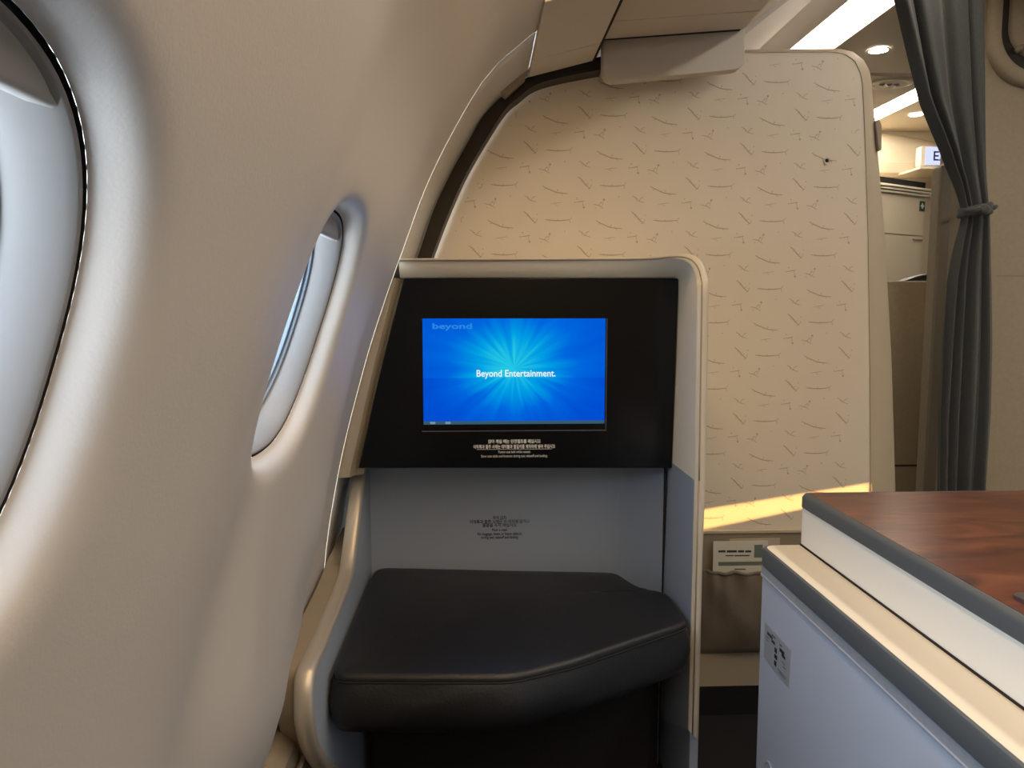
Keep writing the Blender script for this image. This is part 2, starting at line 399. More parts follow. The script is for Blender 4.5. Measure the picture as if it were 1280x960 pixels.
for wi, c in enumerate(WIN_Y):
    w0 = thing('window_%d' % (wi+1), (XW(WZ), c, WZ-WB), (['oval cabin window further aft along the sidewall']*3+['oval cabin window whose pulled-up shade is cut by the picture edge', 'oval cabin window beside the monitor, half hidden by the sidewall ridge'])[wi], None)
    w0['kind'] = 'structure'
    ths = [2*math.pi*k/96 for k in range(96)]
    nrm = WN(WZ); up = Vector((-nrm.z, 0, nrm.x)); base = Vector((XW(WZ), c, WZ))
    def ringpt(th, s, dep, flat=1.0, grow=0.0):
        oy, oz = outline(th, s, grow)
        a = wallpt(c+oy, WZ+oz)-WN(WZ+oz)*dep
        b = base+Vector((0, oy, 0))+up*(oz/abs(nrm.x))-nrm*dep
        return a*(1-flat)+b*flat
    rings = [[ringpt(t, 1.0, 0.0, 0) for t in ths], [ringpt(t, 1.0, 0.012, 0) for t in ths], [ringpt(t, 0.99, 0.013, 0, ) for t in ths], [ringpt(t, 0.98, 0.008, 0) for t in ths]]
    loft('gap_ring', rings, M['gap'], parent=w0, smooth=True)
    prof = [(0.986, 0.006, 0), (0.984, 0.0015, 0.0), (0.978, 0.0, .0), (0.965, 0.001, .1), (0.945, 0.004, .25), (0.925, 0.008, .5), (0.905, 0.013, .8), (0.89, 0.018, 1), (0.88, 0.023, 1), (0.875, 0.026, 1)]
    loft('bezel', [[ringpt(t, s, d, f) for t in ths] for s, d, f in prof], M['bezel'], parent=w0, smooth=True)
    prof = [(0.876, 0.0245, 1), (0.868, 0.0235, 1), (0.861, 0.0255, 1), (0.858, 0.0285, 1), (0.852, 0.029, 1), (0.846, 0.0275, 1), (0.84, 0.0295, 1), (0.838, 0.034, 1)]
    loft('gasket', [[ringpt(t, s, d, f) for t in ths] for s, d, f in prof], M['gasket'], parent=w0, smooth=True)
    for dd, s in ((0.0295, 0.845), (0.0335, 0.84)):
        mesh('pane', [ringpt(t, s, dd, 1) for t in ths], [tuple(range(96))], M['glass'], parent=w0)
    # outer frame tunnel through the fuselage skin
    prof = [(0.838, 0.034, 1), (0.86, 0.042, 1), (0.95, 0.06, 1), (1.6, 0.062, 1)]
    loft('outer_frame', [[ringpt(t, s, d, f) for t in ths] for s, d, f in prof], M['gasket'], parent=w0, smooth=False)
    pd = bpy.data.lights.new('window_portal', 'AREA'); pd.shape = 'RECTANGLE'; pd.size = 0.24; pd.size_y = 0.24; pd.cycles.is_portal = True
    po = bpy.data.objects.new('window_portal', pd); COL.objects.link(po); pw = base-nrm*0.1; po.location = (pw.x, pw.y, pw.z+ZC)
    po.rotation_euler = nrm.to_track_quat('-Z', 'Y').to_euler()
    # pulled up shade with its rounded lower lip
    zlo, zhi = 0.068, 0.098
    zr = [zlo-0.001, zlo, zlo+0.0015]+list(np.linspace(zlo+0.004, zhi, 5))
    v = []
    for i, z in enumerate(zr):
        q = 1-(abs((z-WZ)/(WB*0.97)))**WE
        hw = WA*0.97*max(q, 0.0)**(1/WE)
        for u in np.linspace(-1, 1, 21):
            v.append(wallpt(c+hw*u, z)-WN(z)*((0.010, 0.004, 0.0025)[i] if i < 3 else 0.003))
    mesh('shade', v, grid_faces(len(zr), 21), M['shade'], parent=w0, smooth=True)

# shell outside the wall so that only the windows let the sky in

# ------------------------------------------------------------ room shell
box('floor', -0.6, 4.3, -2.6, 4.3, -0.95, -0.92, M['carpet'], kind='structure', label='black carpeted cabin floor')
box('wall_back', -0.6, 4.3, -2.62, -2.6, -0.92, ZCL+.15, M['partition'], kind='structure', label='beige wall closing the cabin behind the seat')
box('ceiling', -0.6, 4.3, -2.62, 4.3, ZCL+.11, ZCL+.15, M['ceil'], kind='structure', label='pale cabin ceiling')
# far side wall: one window blind is left open by a slit, through which the low sun reaches the bulkhead
YB = 1.65
XR = 4.2
def back_to_wall(p):
    t = (XR-p.x)/SUN_DIR.x; q = p+SUN_DIR*t; return (q.y, q.z)
qa, qb, qc, qd = (back_to_wall(P(x, y, YB)) for x, y in ((862, 665), (1086, 619), (1086, 604), (862, 640)))
y0, y1 = -2.62, 4.3; zb, zt = -0.95, ZCL+.15
hole = [qa, qb, qc, qd]; rect = [(y0 if hole[0][0] < hole[1][0] else y1, zb), (y1 if hole[0][0] < hole[1][0] else y0, zb), (y1 if hole[0][0] < hole[1][0] else y0, zt), (y0 if hole[0][0] < hole[1][0] else y1, zt)]
v = [(XR, a, b) for a, b in hole]+[(XR, a, b) for a, b in rect]
mesh('wall_far_right', v, [(i, (i+1) % 4, 4+(i+1) % 4, 4+i) for i in range(4)], M['wall'], kind='structure', label='far sidewall of the cabin across the aisles')

mesh('wall_left_forward', [(-0.34, 1.62, -0.95), (-0.34, 4.3, -0.95), (-0.34, 4.3, ZCL+.15), (-0.34, 1.62, ZCL+.15)], [(0, 1, 2, 3)], M['wall'], kind='structure', label='sidewall of the forward cabin beyond the bulkhead')
mesh('wall_left_upper', [(-0.34, 1.62, ZCL+.15), (-0.34, -2.62, ZCL+.15), (-0.34, -2.62, 0.5), (0.092, -2.62, 0.512), (0.092, 1.62, 0.512), (-0.34, 1.62, 0.5)], [(0, 1, 2, 5), (2, 3, 4, 5)], M['gap'], kind='structure', label='dark cavity lining above the sidewall')

# ------------------------------------------------------------ bulkhead
edge_L = [(539, 322), (558, 272), (583, 216), (614, 163), (633, 135), (646, 122), (667, 107), (700, 96), (752, 86)]
front_R = [(930, 66), (1040, 65), (1056, 68), (1068, 76), (1075, 90), (1078, 104), (1081, 170), (1085, 300), (1087, 450), (1088, 610)]
outer_R = [(930, 64), (1046, 63), (1064, 67), (1077, 77), (1084, 90), (1087, 104), (1093, 170), (1104, 300), (1112, 450), (1117, 610)]
def bp(x, y, Y=YB): p = P(x, y, Y); return (p.x, p.z)
lowL = [(-0.20, -0.92), (-0.20, -0.3), (-0.15, 0.0)]
fr = [bp(*q) for q in front_R]; ou = [bp(*q, 1.68) for q in outer_R]
xr = fr[-1][0]+0.004; xo = ou[-1][0]+0.004
ztop = bp(930, 66)[1]
face = lowL+[bp(*q) for q in edge_L]+[(bp(760, 70)[0], ztop)]+fr+[(xr, -0.92)]
Z_DADO = bp(900, 662)[1]
wb_ = prism('wall_front', face, 'y', YB, YB+0.03, M['bulk'], kind='structure', label='cream bulkhead panel printed with fine brown twigs')
# chamfered aisle-side moulding
n = len(fr); A = fr+[(xr, -0.92)]; B = ou+[(xo, -0.92)]
v = [(x, YB-0.001, z) for x, z in A]+[(x-0.002, YB-0.001, z) for x, z in A]
ringsA = [(x, YB-0.0015, z) for x, z in A]
ringsB = [(x*0.6+X*0.4, YB+0.001, z*0.6+Z*0.4) for (x, z), (X, Z) in zip(A, B)]
ringsC = [(x*0.1+X*0.9, YB+0.015, z*0.1+Z*0.9) for (x, z), (X, Z) in zip(A, B)]
ringsD = [(X, YB+0.022, Z) for X, Z in B]
ringsE = [(X, YB+0.045, Z) for X, Z in B]
ringsF = [(x, YB+0.045, z) for x, z in A]
loft('edge_moulding', [ringsA, ringsB, ringsC, ringsD, ringsE, ringsF], M['bulkedge'], close=False, parent=wb_, smooth=True)
# lower dado, rail and black kick
box('dado_panel', -0.1, xr-0.005, YB-0.004, YB, bp(900, 815)[1], Z_DADO-0.006, M['dado'], parent=wb_)
box('dado_rail', -0.1, xr-0.005, YB-0.008, YB, Z_DADO-0.008, Z_DADO, M['bulkedge'], parent=wb_, bev=0.002)
box('lower_band', -0.1, xr-0.005, YB-0.006, YB, bp(900, 856)[1], bp(900, 815)[1], M['bulkedge'], parent=wb_)
box('kick_strip', -0.1, xr-0.005, YB-0.007, YB, -0.92, bp(900, 856)[1], M['carpet'], parent=wb_)
# peep hole
pc = P(1033, 201, YB)
loft('peephole_ring', [disc_y(pc.x, YB-0.004, pc.z, 0.0065), disc_y(pc.x, YB-0.0045, pc.z, 0.005), disc_y(pc.x, YB-0.001, pc.z, 0.004)], M['silver'], parent=wb_, smooth=True)
mesh('peephole_lens', disc_y(pc.x, YB-0.0012, pc.z, 0.0042), [tuple(range(24))], M['matblack'], parent=wb_)
# latch on the aisle edge
la = [P(1092, 152, 1.66), P(1097, 150, 1.66), P(1100, 158, 1.66), P(1100, 188, 1.66), P(1096, 190, 1.66)]
prism('curtain_latch', [(p.x, p.z) for p in la], 'y', 1.652, 1.672, M['taupe'], parent=wb_, bev=0.002)

# printed twigs: one motif repeated in a half-drop lattice (flat print, a hair proud of the laminate)
MOT = [  # polylines in lattice pixels (photograph pixels on the bulkhead), width
    ([(0, 0), (5, 3), (10, 5), (17, 8), (24, 9), (32, 9.5)], 0.75), ([(17, 8), (19, 5.5)], .5), ([(24, 9), (26, 11.5)], .5), ([(5, 3), (3, 5)], .5),
    ([(4, 41), (10, 41.8), (18, 42.3), (26, 42), (34, 41)], 0.75), ([(34, 41), (37, 38)], .6), ([(34, 41), (35, 45)], .6), ([(18, 42.3), (20, 40)], .5), ([(10, 41.8), (9, 40)], .45),
    ([(44, -11), (49, -7), (54, -1), (59, 3)], 0.85), ([(59, 3), (61, -2)], .6), ([(54, -1), (57, -3)], .5), ([(49, -7), (48, -4)], .45), ([(59, 3), (56, 3.6)], .6),
    ([(-4, 64), (3, 65.5), (9, 69)], .6), ([(3, 65.5), (5, 62)], .6), ([(9, 60), (7, 66)], .55),
    ([(-26, 62), (-19, 61), (-15, 60)], .6), ([(-17, 61), (-16, 67)], .55),
    ([(-22, 12), (-18, 14), (-14, 18), (-7, 20)], .55), ([(-14, 18), (-11, 14), (-8, 13)], .5), ([(-18, 14), (-17, 18)], .45),
    ([(10, 22), (17, 21), (24, 20)], .4), ([(15, 22), (19, 24)], .4)]
DOT = [(9.5, 58.5, 1.8), (-15.5, 68, 1.7), (6, 62, 1.1), (-24, 57, 1.0), (19, 5, .8), (40, 20, 1.0), (-6, 35, .9), (28, 55, .9), (-1, 68.5, .8)]
def twig_print(parent, polygon, Y, px_size, ox, oz, xr_, zr_, name='twig_print'):
    def inside(x, z):
        r = False; j = len(polygon)-1
        for i in range(len(polygon)):
            xi, zi = polygon[i]; xj, zj = polygon[j]
            if (zi > z) != (zj > z) and x < (xj-xi)*(z-zi)/(zj-zi)+xi: r = not r
            j = i
        return r
    V, Fc = [], []
    for a in range(-14, 15):
        for b in range(-14, 15):
            lx, ly = 67*(a+b), 42*(a-b)
            X0, Z0 = ox+lx*px_size, oz-ly*px_size
            if not (xr_[0]-.2 < X0 < xr_[1]+.2 and zr_[0]-.2 < Z0 < zr_[1]+.2): continue
            for pts, w in MOT:
                q = [(X0+x*px_size, Z0-y*px_size) for x, y in pts]
                if not all(inside(x+s, z+s2) and xr_[0] < x < xr_[1] and zr_[0] < z < zr_[1] for x, z in q for s in (-.01, .01) for s2 in (-.01, .01)): continue
                w *= px_size*0.85; k0 = len(V)
                for i, (x, z) in enumerate(q):
                    t = Vector((q[min(i+1, len(q)-1)][0]-q[max(i-1, 0)][0], q[min(i+1, len(q)-1)][1]-q[max(i-1, 0)][1])).normalized()
                    ww = w*(0.6 if i in (0, len(q)-1) else 1)
                    V += [(x-t.y*ww, Y, z+t.x*ww), (x+t.y*ww, Y, z-t.x*ww)]
                Fc += [(k0+2*i, k0+2*i+1, k0+2*i+3, k0+2*i+2) for i in range(len(q)-1)]
            for x, y, r in DOT:
                x, z = X0+x*px_size, Z0-y*px_size
                if not (inside(x-.01, z) and inside(x+.01, z) and inside(x, z+.01) and xr_[0] < x < xr_[1] and zr_[0] < z < zr_[1]): continue
                k0 = len(V); V += disc_y(x, Y, z, r*px_size*0.8, 6); Fc.append(tuple(range(k0, k0+6)))
    return mesh(name, V, Fc, M['twig'], parent=parent, fix=False, kind='stuff')
a0 = P(678, 144, YB)
twig_print(wb_, face, YB-0.0003, YB/FPX, a0.x, a0.z, (-0.2, bp(1072, 300)[0]), (Z_DADO+0.003, 0.6))

# dark seal that follows the bulkhead's curved edge along the sidewall
sL = [(522, 322), (542, 263), (564, 216), (586, 176), (605, 144), (630, 119), (660, 97), (700, 84), (752, 71)]
sR = [(539, 322), (558, 272), (583, 216), (614, 163), (633, 135), (648, 122), (668, 107), (700, 97), (752, 87)]
ext = [(-0.17, -0.0), (-0.26, -0.30)]
SL = catmull([(P(x, y, 1.615).x, 0, P(x, y, 1.615).z) for x, y in [(500, 380)]+sL], 5)
SR = catmull([(P(x, y, 1.60).x, 0, P(x, y, 1.60).z) for x, y in [(516, 380)]+sR], 5)
v = []
for a, b in zip(SL, SR):
    v += [(a.x, 1.635, a.z), (a.x, 1.612, a.z), (b.x, 1.60, b.z), (b.x+0.002, 1.648, b.z)]
m_ = len(SL)
mesh('trim_1', v, grid_faces(m_, 4), M['seal'], kind='structure', auto=40, label='dark bronze seal arching between sidewall and bulkhead')

# ------------------------------------------------------------ overhead bins and valance
Yend = 1.555
pA0 = P(658, 98, 1.59); pA1 = P(741, 76, 1.59)
def ext_poly(name, poly, y0_, y1_, mat, parent, bev=0.004): return prism(name, poly, 'y', y0_, y1_, mat, parent=parent, bev=bev)
val = thing('valance_panel', (pA0.x, 1.0, pA0.z), 'sloping beige valance panel between the sidewall and the overhead bin', 'panel')
polyA = [(pA0.x+.004, pA0.z+.002), (pA1.x, pA1.z), (pA1.x, pA1.z+0.06), (pA0.x+.004, pA0.z+0.06)]
ext_poly('end_section', polyA, 1.487, 1.592, M['bin'], val, 0.002)
ext_poly('middle_section', polyA, 1.21, 1.4855, M['bin'], val, 0.002)
ext_poly('long_section', [(0.222, pA1.z-0.004)]+polyA[1:3]+[(0.222, pA1.z+0.05)], -2.5, 1.2085, M['bin'], val, 0.002)
pB0 = P(756, 49, Yend); pB0.x = pA1.x+0.0065; pB1 = P(930, 36.5, Yend)
light_l = PZ(948, 62, ZCL).x; light_r = PZ(1042, 62, ZCL).x
obin = thing('overhead_bin', (pB0.x, 1.0, pB0.z), 'beige overhead luggage bin above the bulkhead', 'luggage bin')
polyB = [(pB0.x, pB0.z+0.008), (pB0.x+0.004, pB0.z+0.001), (pB0.x+0.012, pB0.z), (pB1.x-0.004, pB1.z), (pB1.x+0.003, pB1.z+0.003), (light_l, ZCL), (light_l, ZCL+.09), (pB0.x, ZCL+.09)]
ext_poly('end_section', polyB, 1.462, Yend, M['bin'], obin, 0.0015)
ext_poly('door', polyB, -2.5, 1.4605, M['bin'], obin, 0.0015)
# side of the next bin run beyond the bulkhead, same profile, forward to the galley
polyD = [(pB1.x+0.003, pB1.z+0.003), (light_l, ZCL), (light_l, ZCL+.09), (pB1.x-0.3, ZCL+.09), (pB1.x-0.3, pB1.z+0.01)]
nb = prism('forward_bin', polyD, 'y', YB+0.06, 3.7, M['bin'], label='beige luggage bin running on beyond the bulkhead', cat='luggage bin')
# dark backing inside the joints
box('joint_backing', pA1.x+0.0005, pB0.x-0.0005, -2.5, 1.60, pA1.z+0.004, pA1.z+0.05, M['matblack'], parent=obin)
prism('end_joint', [(pB0.x+0.006, pB0.z+0.002), (pB1.x-0.004, pB1.z+0.002), (pB1.x-0.004, pB1.z+0.08), (pB0.x+0.006, pB0.z+0.08)], 'y', Yend+0.0005, 1.5705, M['matblack'], parent=obin)
pC = [P(x, y, 1.577) for x, y in ((753, 104), (930, 87), (930, 34), (753, 40))]
fl = []
def corner(p, q, r_, n=6):  # rounded polygon corner points handled below
    pass
def round_poly(pts, rads, n=6):
    out = []; N_ = len(pts)
    for i in range(N_):
        p = Vector(pts[i]); a = Vector(pts[i-1]); b = Vector(pts[(i+1) % N_]); r = rads[i]
        if r <= 0: out.append(tuple(p)); continue
        u = (a-p).normalized(); w = (b-p).normalized(); ang = u.angle(w); d = r/math.tan(ang/2)
        p1 = p+u*d; p2 = p+w*d
        for k in range(n+1):
            t = k/n; out.append(tuple(p1*(1-t)**2+p*2*t*(1-t)+p2*t*t))
    return out
flap = round_poly([(p.x, p.z) for p in pC], [0.026, 0.026, 0, 0])
mesh_flap = prism('bin_end_flap', flap, 'y', 1.572, 1.60, M['bin'], label='beige rounded end flap of the bin hanging over the bulkhead top', cat='flap', bev=0.002)
# pillar infill where sidewall, valance and seal meet
q = [P(x, y, 1.58) for x, y in ((618, 108), (659, 62), (657, 97), (632, 120))]
prism('trim_2', [(p.x, p.z) for p in q], 'y', 1.575, 1.61, M['taupe'], kind='structure', label='taupe corner infill under the valance')

# warm cove lamp between sidewall top and valance
cl = thing('cove_lamp', (0.10, 0.2, 0.47), 'warm strip lamp glowing along the top of the sidewall', 'lamp')
mesh('diffuser', [(x, Y, z) for Y in (-2.4, 1.19) for x, z in ((0.125, 0.498), (0.218, 0.508))], [(0, 1, 3, 2)], M['cove'], parent=cl)
mesh('housing', [(x, Y, z) for Y in (-2.4, 1.205) for x, z in ((0.09, 0.462), (0.10, 0.503), (0.222, 0.515), (0.222, 0.505))], grid_faces(2, 4), M['bin'], parent=cl)

# ------------------------------------------------------------ ceiling over the aisle and forward cabin
al = thing('aisle_light', ((light_l+light_r)/2, 0.5, ZCL), 'long bright cove light along the aisle ceiling', 'light')
xm = light_l+(light_r-light_l)*0.55
v = []
for Y in (-2.5, 3.7):
    for t in np.linspace(0, 1, 7):
        v.append((light_l+(xm-light_l)*t, Y, ZCL+0.03*math.sin(t*math.pi/2)))
mesh('reflector', v, grid_faces(2, 7), M['reflector'], parent=al, smooth=True)
for ya_, yb_, mt_ in ((-2.5, 1.60, 'aisle'), (1.602, 3.7, 'galleylamp')):
    v = [(xm+(light_r-xm)*t, Y, ZCL+0.03-0.028*t*t) for Y in (ya_, yb_) for t in np.linspace(0, 1, 5)]
    mesh('diffuser', v, grid_faces(2, 5), M[mt_], parent=al, smooth=True)
fill_light = thing('aisle_light', (2.9, 0.5, 0.75), 'unseen fill light strip added over the second aisle across the cabin', 'light')  # out of view; added as front fill for the pod and bulkhead
box('diffuser', 2.8, 2.95, -2.5, 2.1, ZCL+.03, ZCL+.035, M['aisle'], parent=fill_light)
box('reflector', 2.7, 3.05, -2.5, 2.1, ZCL+.04, ZCL+.05, M['ceil'], parent=fill_light)
v, f = boxv(light_r, 1.52*KF, -2.5, 2.50*KF, ZCL, ZCL+.03)
cp = mesh('ceiling_panel', v, f, M['ceil'], label='flat beige ceiling panel beside the bright aisle light', cat='panel')
v, f = boxv(light_r, 1.50*KF, 2.53*KF, 3.32*KF, ZCL, ZCL+.03)
mesh('ceiling_panel', v, f, M['ceil'], label='beige ceiling panel with the air grille over the galley', cat='panel')
v, f = boxv(1.60*KF, 4.15, 2.3, 3.3*KF, ZCL+.002, ZCL+.03)
mesh('ceiling_panel', v, f, M['galley'], label='pale ceiling panel right of the slim galley strip light', cat='panel')
st = thing('strip_light', (1.55*KF, 2.9*KF, ZCL), 'slim bright strip light along the galley ceiling', 'light')
box('diffuser', 1.515*KF, 1.575*KF, 2.55*KF, 3.28*KF, ZCL+.002, ZCL+.015, M['strip'], parent=st)
box('housing', 1.505*KF, 1.595*KF, 2.55*KF, 3.28*KF, ZCL+.015, ZCL+.03, M['ceil'], parent=st)
def downlight(c, r, label):
    t = thing('downlight', (c.x, c.y, c.z), label, 'light', 'round ceiling downlights')
    def cz(rr, z): return [(c.x+rr*math.cos(2*math.pi*i/28), c.y+rr*math.sin(2*math.pi*i/28), z) for i in range(28)]
    loft('rim', [cz(r*1.0, c.z-0.001), cz(r*1.12, c.z-0.003), cz(r*1.25, c.z)], M['ceil'], parent=t, smooth=True)
    mesh('lens', cz(r*1.02, c.z-0.0015), [tuple(range(28))], M['down'], parent=t)
downlight(PZ(1098, 63, ZCL-.002), 0.026*KF, 'round downlight in the ceiling beside the bright aisle light')
downlight(PZ(1145, 143.5, ZCL), 0.024*KF, 'round downlight beyond the slim strip light near the lit sign')
# round air grille with three small nozzles
g0 = PZ(1112, 104, ZCL-.0005)
gr = thing('air_grille', tuple(g0), 'round ceiling air grille with small dark nozzles over the galley', 'grille')
def cz2(c, rr, z): return [(c.x+rr*math.cos(2*math.pi*i/28), c.y+rr*0.9*math.sin(2*math.pi*i/28), z) for i in range(28)]
loft('plate', [cz2(g0, .092, g0.z), cz2(g0, .09, g0.z-.004), cz2(g0, .074, g0.z-.007), cz2(g0, .062, g0.z-.004)], M['galley'], parent=gr, smooth=True)
mesh('recess', cz2(g0, .064, g0.z-.0045), [tuple(range(28))], M['taupe'], parent=gr)
for dx in (-.03, 0, .03):
    c = Vector((g0.x+dx, g0.y, g0.z)); loft('nozzle', [cz2(c, .011, g0.z-.005), cz2(c, .010, g0.z-.011), cz2(c, .006, g0.z-.011), cz2(c, .004, g0.z-.006)], M['chrome'], parent=gr, smooth=True)

YF = 3.3*KF
fw = box('wall_galley', -0.4, 4.3, YF, YF+0.03, -0.92, ZCL+.12, M['galley'], kind='structure', label='cream galley wall at the far end of the aisle')
# cornice and the rounded soffit above it
zc0 = P(1130, 222, YF).z; zc1 = P(1130, 206, YF).z
xs0, xs1 = P(1085, 200, YF).x, P(1215, 200, YF).x
prism('cornice', [(YF, zc0), (YF-0.05, zc0), (YF-0.075, zc0+0.012), (YF-0.085, zc1-0.006), (YF-0.085, zc1), (YF, zc1)], 'x', xs0, 3.2, M['galley'], parent=fw, bev=0.003)
v = []
for X in np.linspace(xs0-0.1, P(1168, 200, YF).x, 10):
    u = (X-xs0+0.1)/(P(1168, 200, YF).x-xs0+0.1)
    for t in np.linspace(0, 1, 9):
        a = t*math.pi/2
        v.append((X, YF-0.06+0.06*(1-math.cos(a)) if False else YF-0.07*math.cos(a), zc1+(0.165-0.05*u*u)*math.sin(a)))
mesh('soffit', v, grid_faces(10, 9), M['galley'], parent=fw, smooth=True)
# lit exit sign
es = P(1156, 206, 3.8); es2 = P(1196, 184, 3.8)
sg = thing('exit_sign', (es.x, 3.8, es.z), 'lit pale blue exit sign peeking out beside the curtain', 'sign')
prism('housing', rrect(es.x-0.02, es2.x+0.01, es.z-0.006, es2.z+0.006, 0.008), 'y', 3.802, 3.85, M['galley'], parent=sg, bev=0.003)
mesh('face', [(es.x, 3.8, es.z), (es2.x, 3.8, es.z), (es2.x, 3.8, es2.z), (es.x, 3.8, es2.z)], [(0, 1, 2, 3)], M['sign'], parent=sg)
te = P(1166, 195.5, 3.799)
text_mesh('lettering', 'EXIT', 0.064, lambda x, y: (te.x+x, 3.799, te.z+y), M['print_d'], sg, align='LEFT', bold=0.001)
box('hanger', es.x-0.03, es2.x+0.02, 3.79, YF, es.z-0.022, es.z-0.010, M['galley'], parent=sg, bev=0.003)
# galley cupboard standing at an angle, with two doors and a first aid sign
k0 = P(1060, 345, 3.62); k1 = P(1151, 345, 3.90); k2 = P(1164, 345, 4.0)
cb = thing('galley_cupboard', (k1.x, k1.y, -0.92), 'cream galley cupboard with split doors and a green first aid sign', 'cupboard')
ztp = P(1155, 236, 3.90).z
body = [(k0.x, k0.y), (k1.x, k1.y), (k2.x, k2.y), (k2.x, YF-0.005), (k0.x, YF-0.005)]
prism('carcass', body, 'z', -0.92, ztp, M['galley'], parent=cb, bev=0.004)
dvec = Vector((k1.x-k0.x, k1.y-k0.y, 0)).normalized(); nv = Vector((dvec.y, -dvec.x, 0)); LEN = (Vector((k1.x, k1.y, 0))-Vector((k0.x, k0.y, 0))).length
def onk(u, z, d=0.0): p = Vector((k0.x, k0.y, 0))+dvec*u+nv*d; return (p.x, p.y, z)
def kbox(name, u0, u1, z0, z1, d0, d1, mat, parent, bev=None):
    v = [onk(u, z, d) for z in (z0, z1) for d in (d0, d1) for u in (u0, u1)]
    return mesh(name, v, [(0, 2, 3, 1), (4, 5, 7, 6), (0, 1, 5, 4), (2, 6, 7, 3), (0, 4, 6, 2), (1, 3, 7, 5)], mat, parent=parent, bev=bev)
zsplit = P(1148, 296, 3.89).z
dr = kbox('door', 0.02, LEN-0.012, zsplit+0.003, ztp-0.05, 0.0, 0.008, M['galley'], cb, 0.002)
dr2 = kbox('door', 0.02, LEN-0.02, -0.5, zsplit-0.003, 0.0, 0.008, M['galley'], cb, 0.002)
for i, o_ in enumerate((0.0, 0.014, 0.028)):
    kbox('header_rail', -0.02, LEN+0.012, ztp-0.044+o_, ztp-0.033+o_, 0.0, 0.018+0.006*i, M['cream'], cb, 0.002)
kbox('handle', LEN-0.10, LEN-0.02, zsplit-0.022, zsplit-0.014, 0.008, 0.013, M['taupe'], cb, 0.001)
kbox('top_recess', 0, LEN, ztp+0.001, ztp+0.03, -0.02, 0.0, M['matblack'], cb)
sc_u = LEN-0.035; sz = P(1145, 258, 3.89).z
fa = kbox('first_aid_sign', sc_u-0.022, sc_u+0.022, sz-0.024, sz+0.024, 0.009, 0.0105, M['green'], cb)
for a, b in ((0.014, 0.005), (0.005, 0.014)):
    kbox('white_cross', sc_u-a, sc_u+a, sz-b, sz+b, 0.0106, 0.0112, M['white'], fa)
kbox('small_notice', sc_u-0.018, sc_u+0.02, sz+0.034, sz+0.075, 0.009, 0.010, M['paper'], cb)

# ------------------------------------------------------------ half-height divider and partition to the right of the aisle
hd = box('aisle_divider', P(1075, 400, 2.42).x, P(1190, 400, 2.42).x, 2.42, 2.45, -0.92, P(1130, 351, 2.42).z, M['partition'], label='low beige divider panel seen through the gap beside the curtain', cat='divider', bev=0.006)
jz = P(1130, 582, 2.419).z
box('joint', P(1075, 400, 2.42).x, P(1190, 400, 2.42).x, 2.4185, 2.42, jz-0.003, jz+0.003, M['seal'], parent=hd)
hr = thing('seat_headrest', (P(1150, 345, 2.7).x, 2.7, -0.92), 'black rounded seat top showing above the low divider', 'seat')
hx0, hx1 = P(1118, 350, 2.7).x, P(1190, 350, 2.7).x; hz0, hz1 = -0.92, P(1150, 342, 2.7).z
pts = [(hx0-0.01, hz0), (hx1, hz0), (hx1, hz1)]+[(hx0+(hx1-hx0)*(1-t), hz1-0.042*max(0, (t-0.3)/0.7)**2.2) for t in np.linspace(0.05, 1, 10)]
prism('cushion', pts, 'y', 2.68, 2.74, M['leather'], parent=hr, bev=0.008)
prism('backshell', [(x, max(-0.92, z-0.02)) for x, z in pts], 'y', 2.745, 2.79, M['matblack'], parent=hr, bev=0.006)

YP = 2.2
xpl = P(1166, 400, YP).x
xp2 = P(1186, 200, YP).x; zp2 = P(1170, 206, YP).z
ppoly = [(xpl, -0.92), (2.3, -0.92), (2.3, ZCL), (xp2, ZCL), (xp2, zp2), (xpl, zp2)]
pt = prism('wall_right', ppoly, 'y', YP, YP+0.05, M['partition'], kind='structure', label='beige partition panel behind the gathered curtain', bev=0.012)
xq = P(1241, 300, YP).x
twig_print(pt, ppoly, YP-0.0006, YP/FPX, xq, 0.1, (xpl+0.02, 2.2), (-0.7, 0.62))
jz = P(1260, 345, YP).z
box('panel_joint', xq+0.02, 2.2, YP-0.0015, YP, jz-0.0015, jz+0.0015, M['taupe'], parent=pt)
box('edge_post', xpl-0.004, xpl+0.03, YP-0.012, YP, -0.92, zp2-0.002, M['taupe'], parent=pt, bev=0.005)
# rounded moulded frame fixed high on the partition
fc = P(1236, 100, YP-0.03); x0_, z0_ = P(1231, 60, YP).x, P(1290, 110, YP).z
rf = thing('moulded_frame', (x0_+0.2, YP-0.03, z0_), 'rounded beige moulded frame with a dark recess, high on the partition', 'frame')
def fring(g, y): return [(x, y, z) for x, z in rrect(x0_+g, x0_+0.62-g, z0_+g*1.25, z0_+0.62-g, 0.13-g*0.7, 10)]
loft('surround', [fring(0, YP-0.001), fring(0.0, YP-0.016), fring(0.006, YP-0.024), fring(0.022, YP-0.028), fring(0.03, YP-0.024), fring(0.034, YP-0.012)], M['partition'], parent=rf, smooth=True)
loft('recess', [fring(0.034, YP-0.012), fring(0.038, YP-0.003), fring(0.062, YP-0.003)], M['seal'], parent=rf, auto=30)
loft('inner_panel', [fring(0.062, YP-0.002), fring(0.064, YP-0.012), fring(0.07, YP-0.016), fring(0.2, YP-0.016)], M['partition'], parent=rf, smooth=True)
c = P(1278, 58, YP-0.03)
tube('catch', [(c.x-0.01, YP-0.018, c.z-0.012), (c.x+0.004, YP-0.022, c.z), (c.x+0.03, YP-0.022, c.z+0.012)], 0.008, M['taupe'], parent=rf)

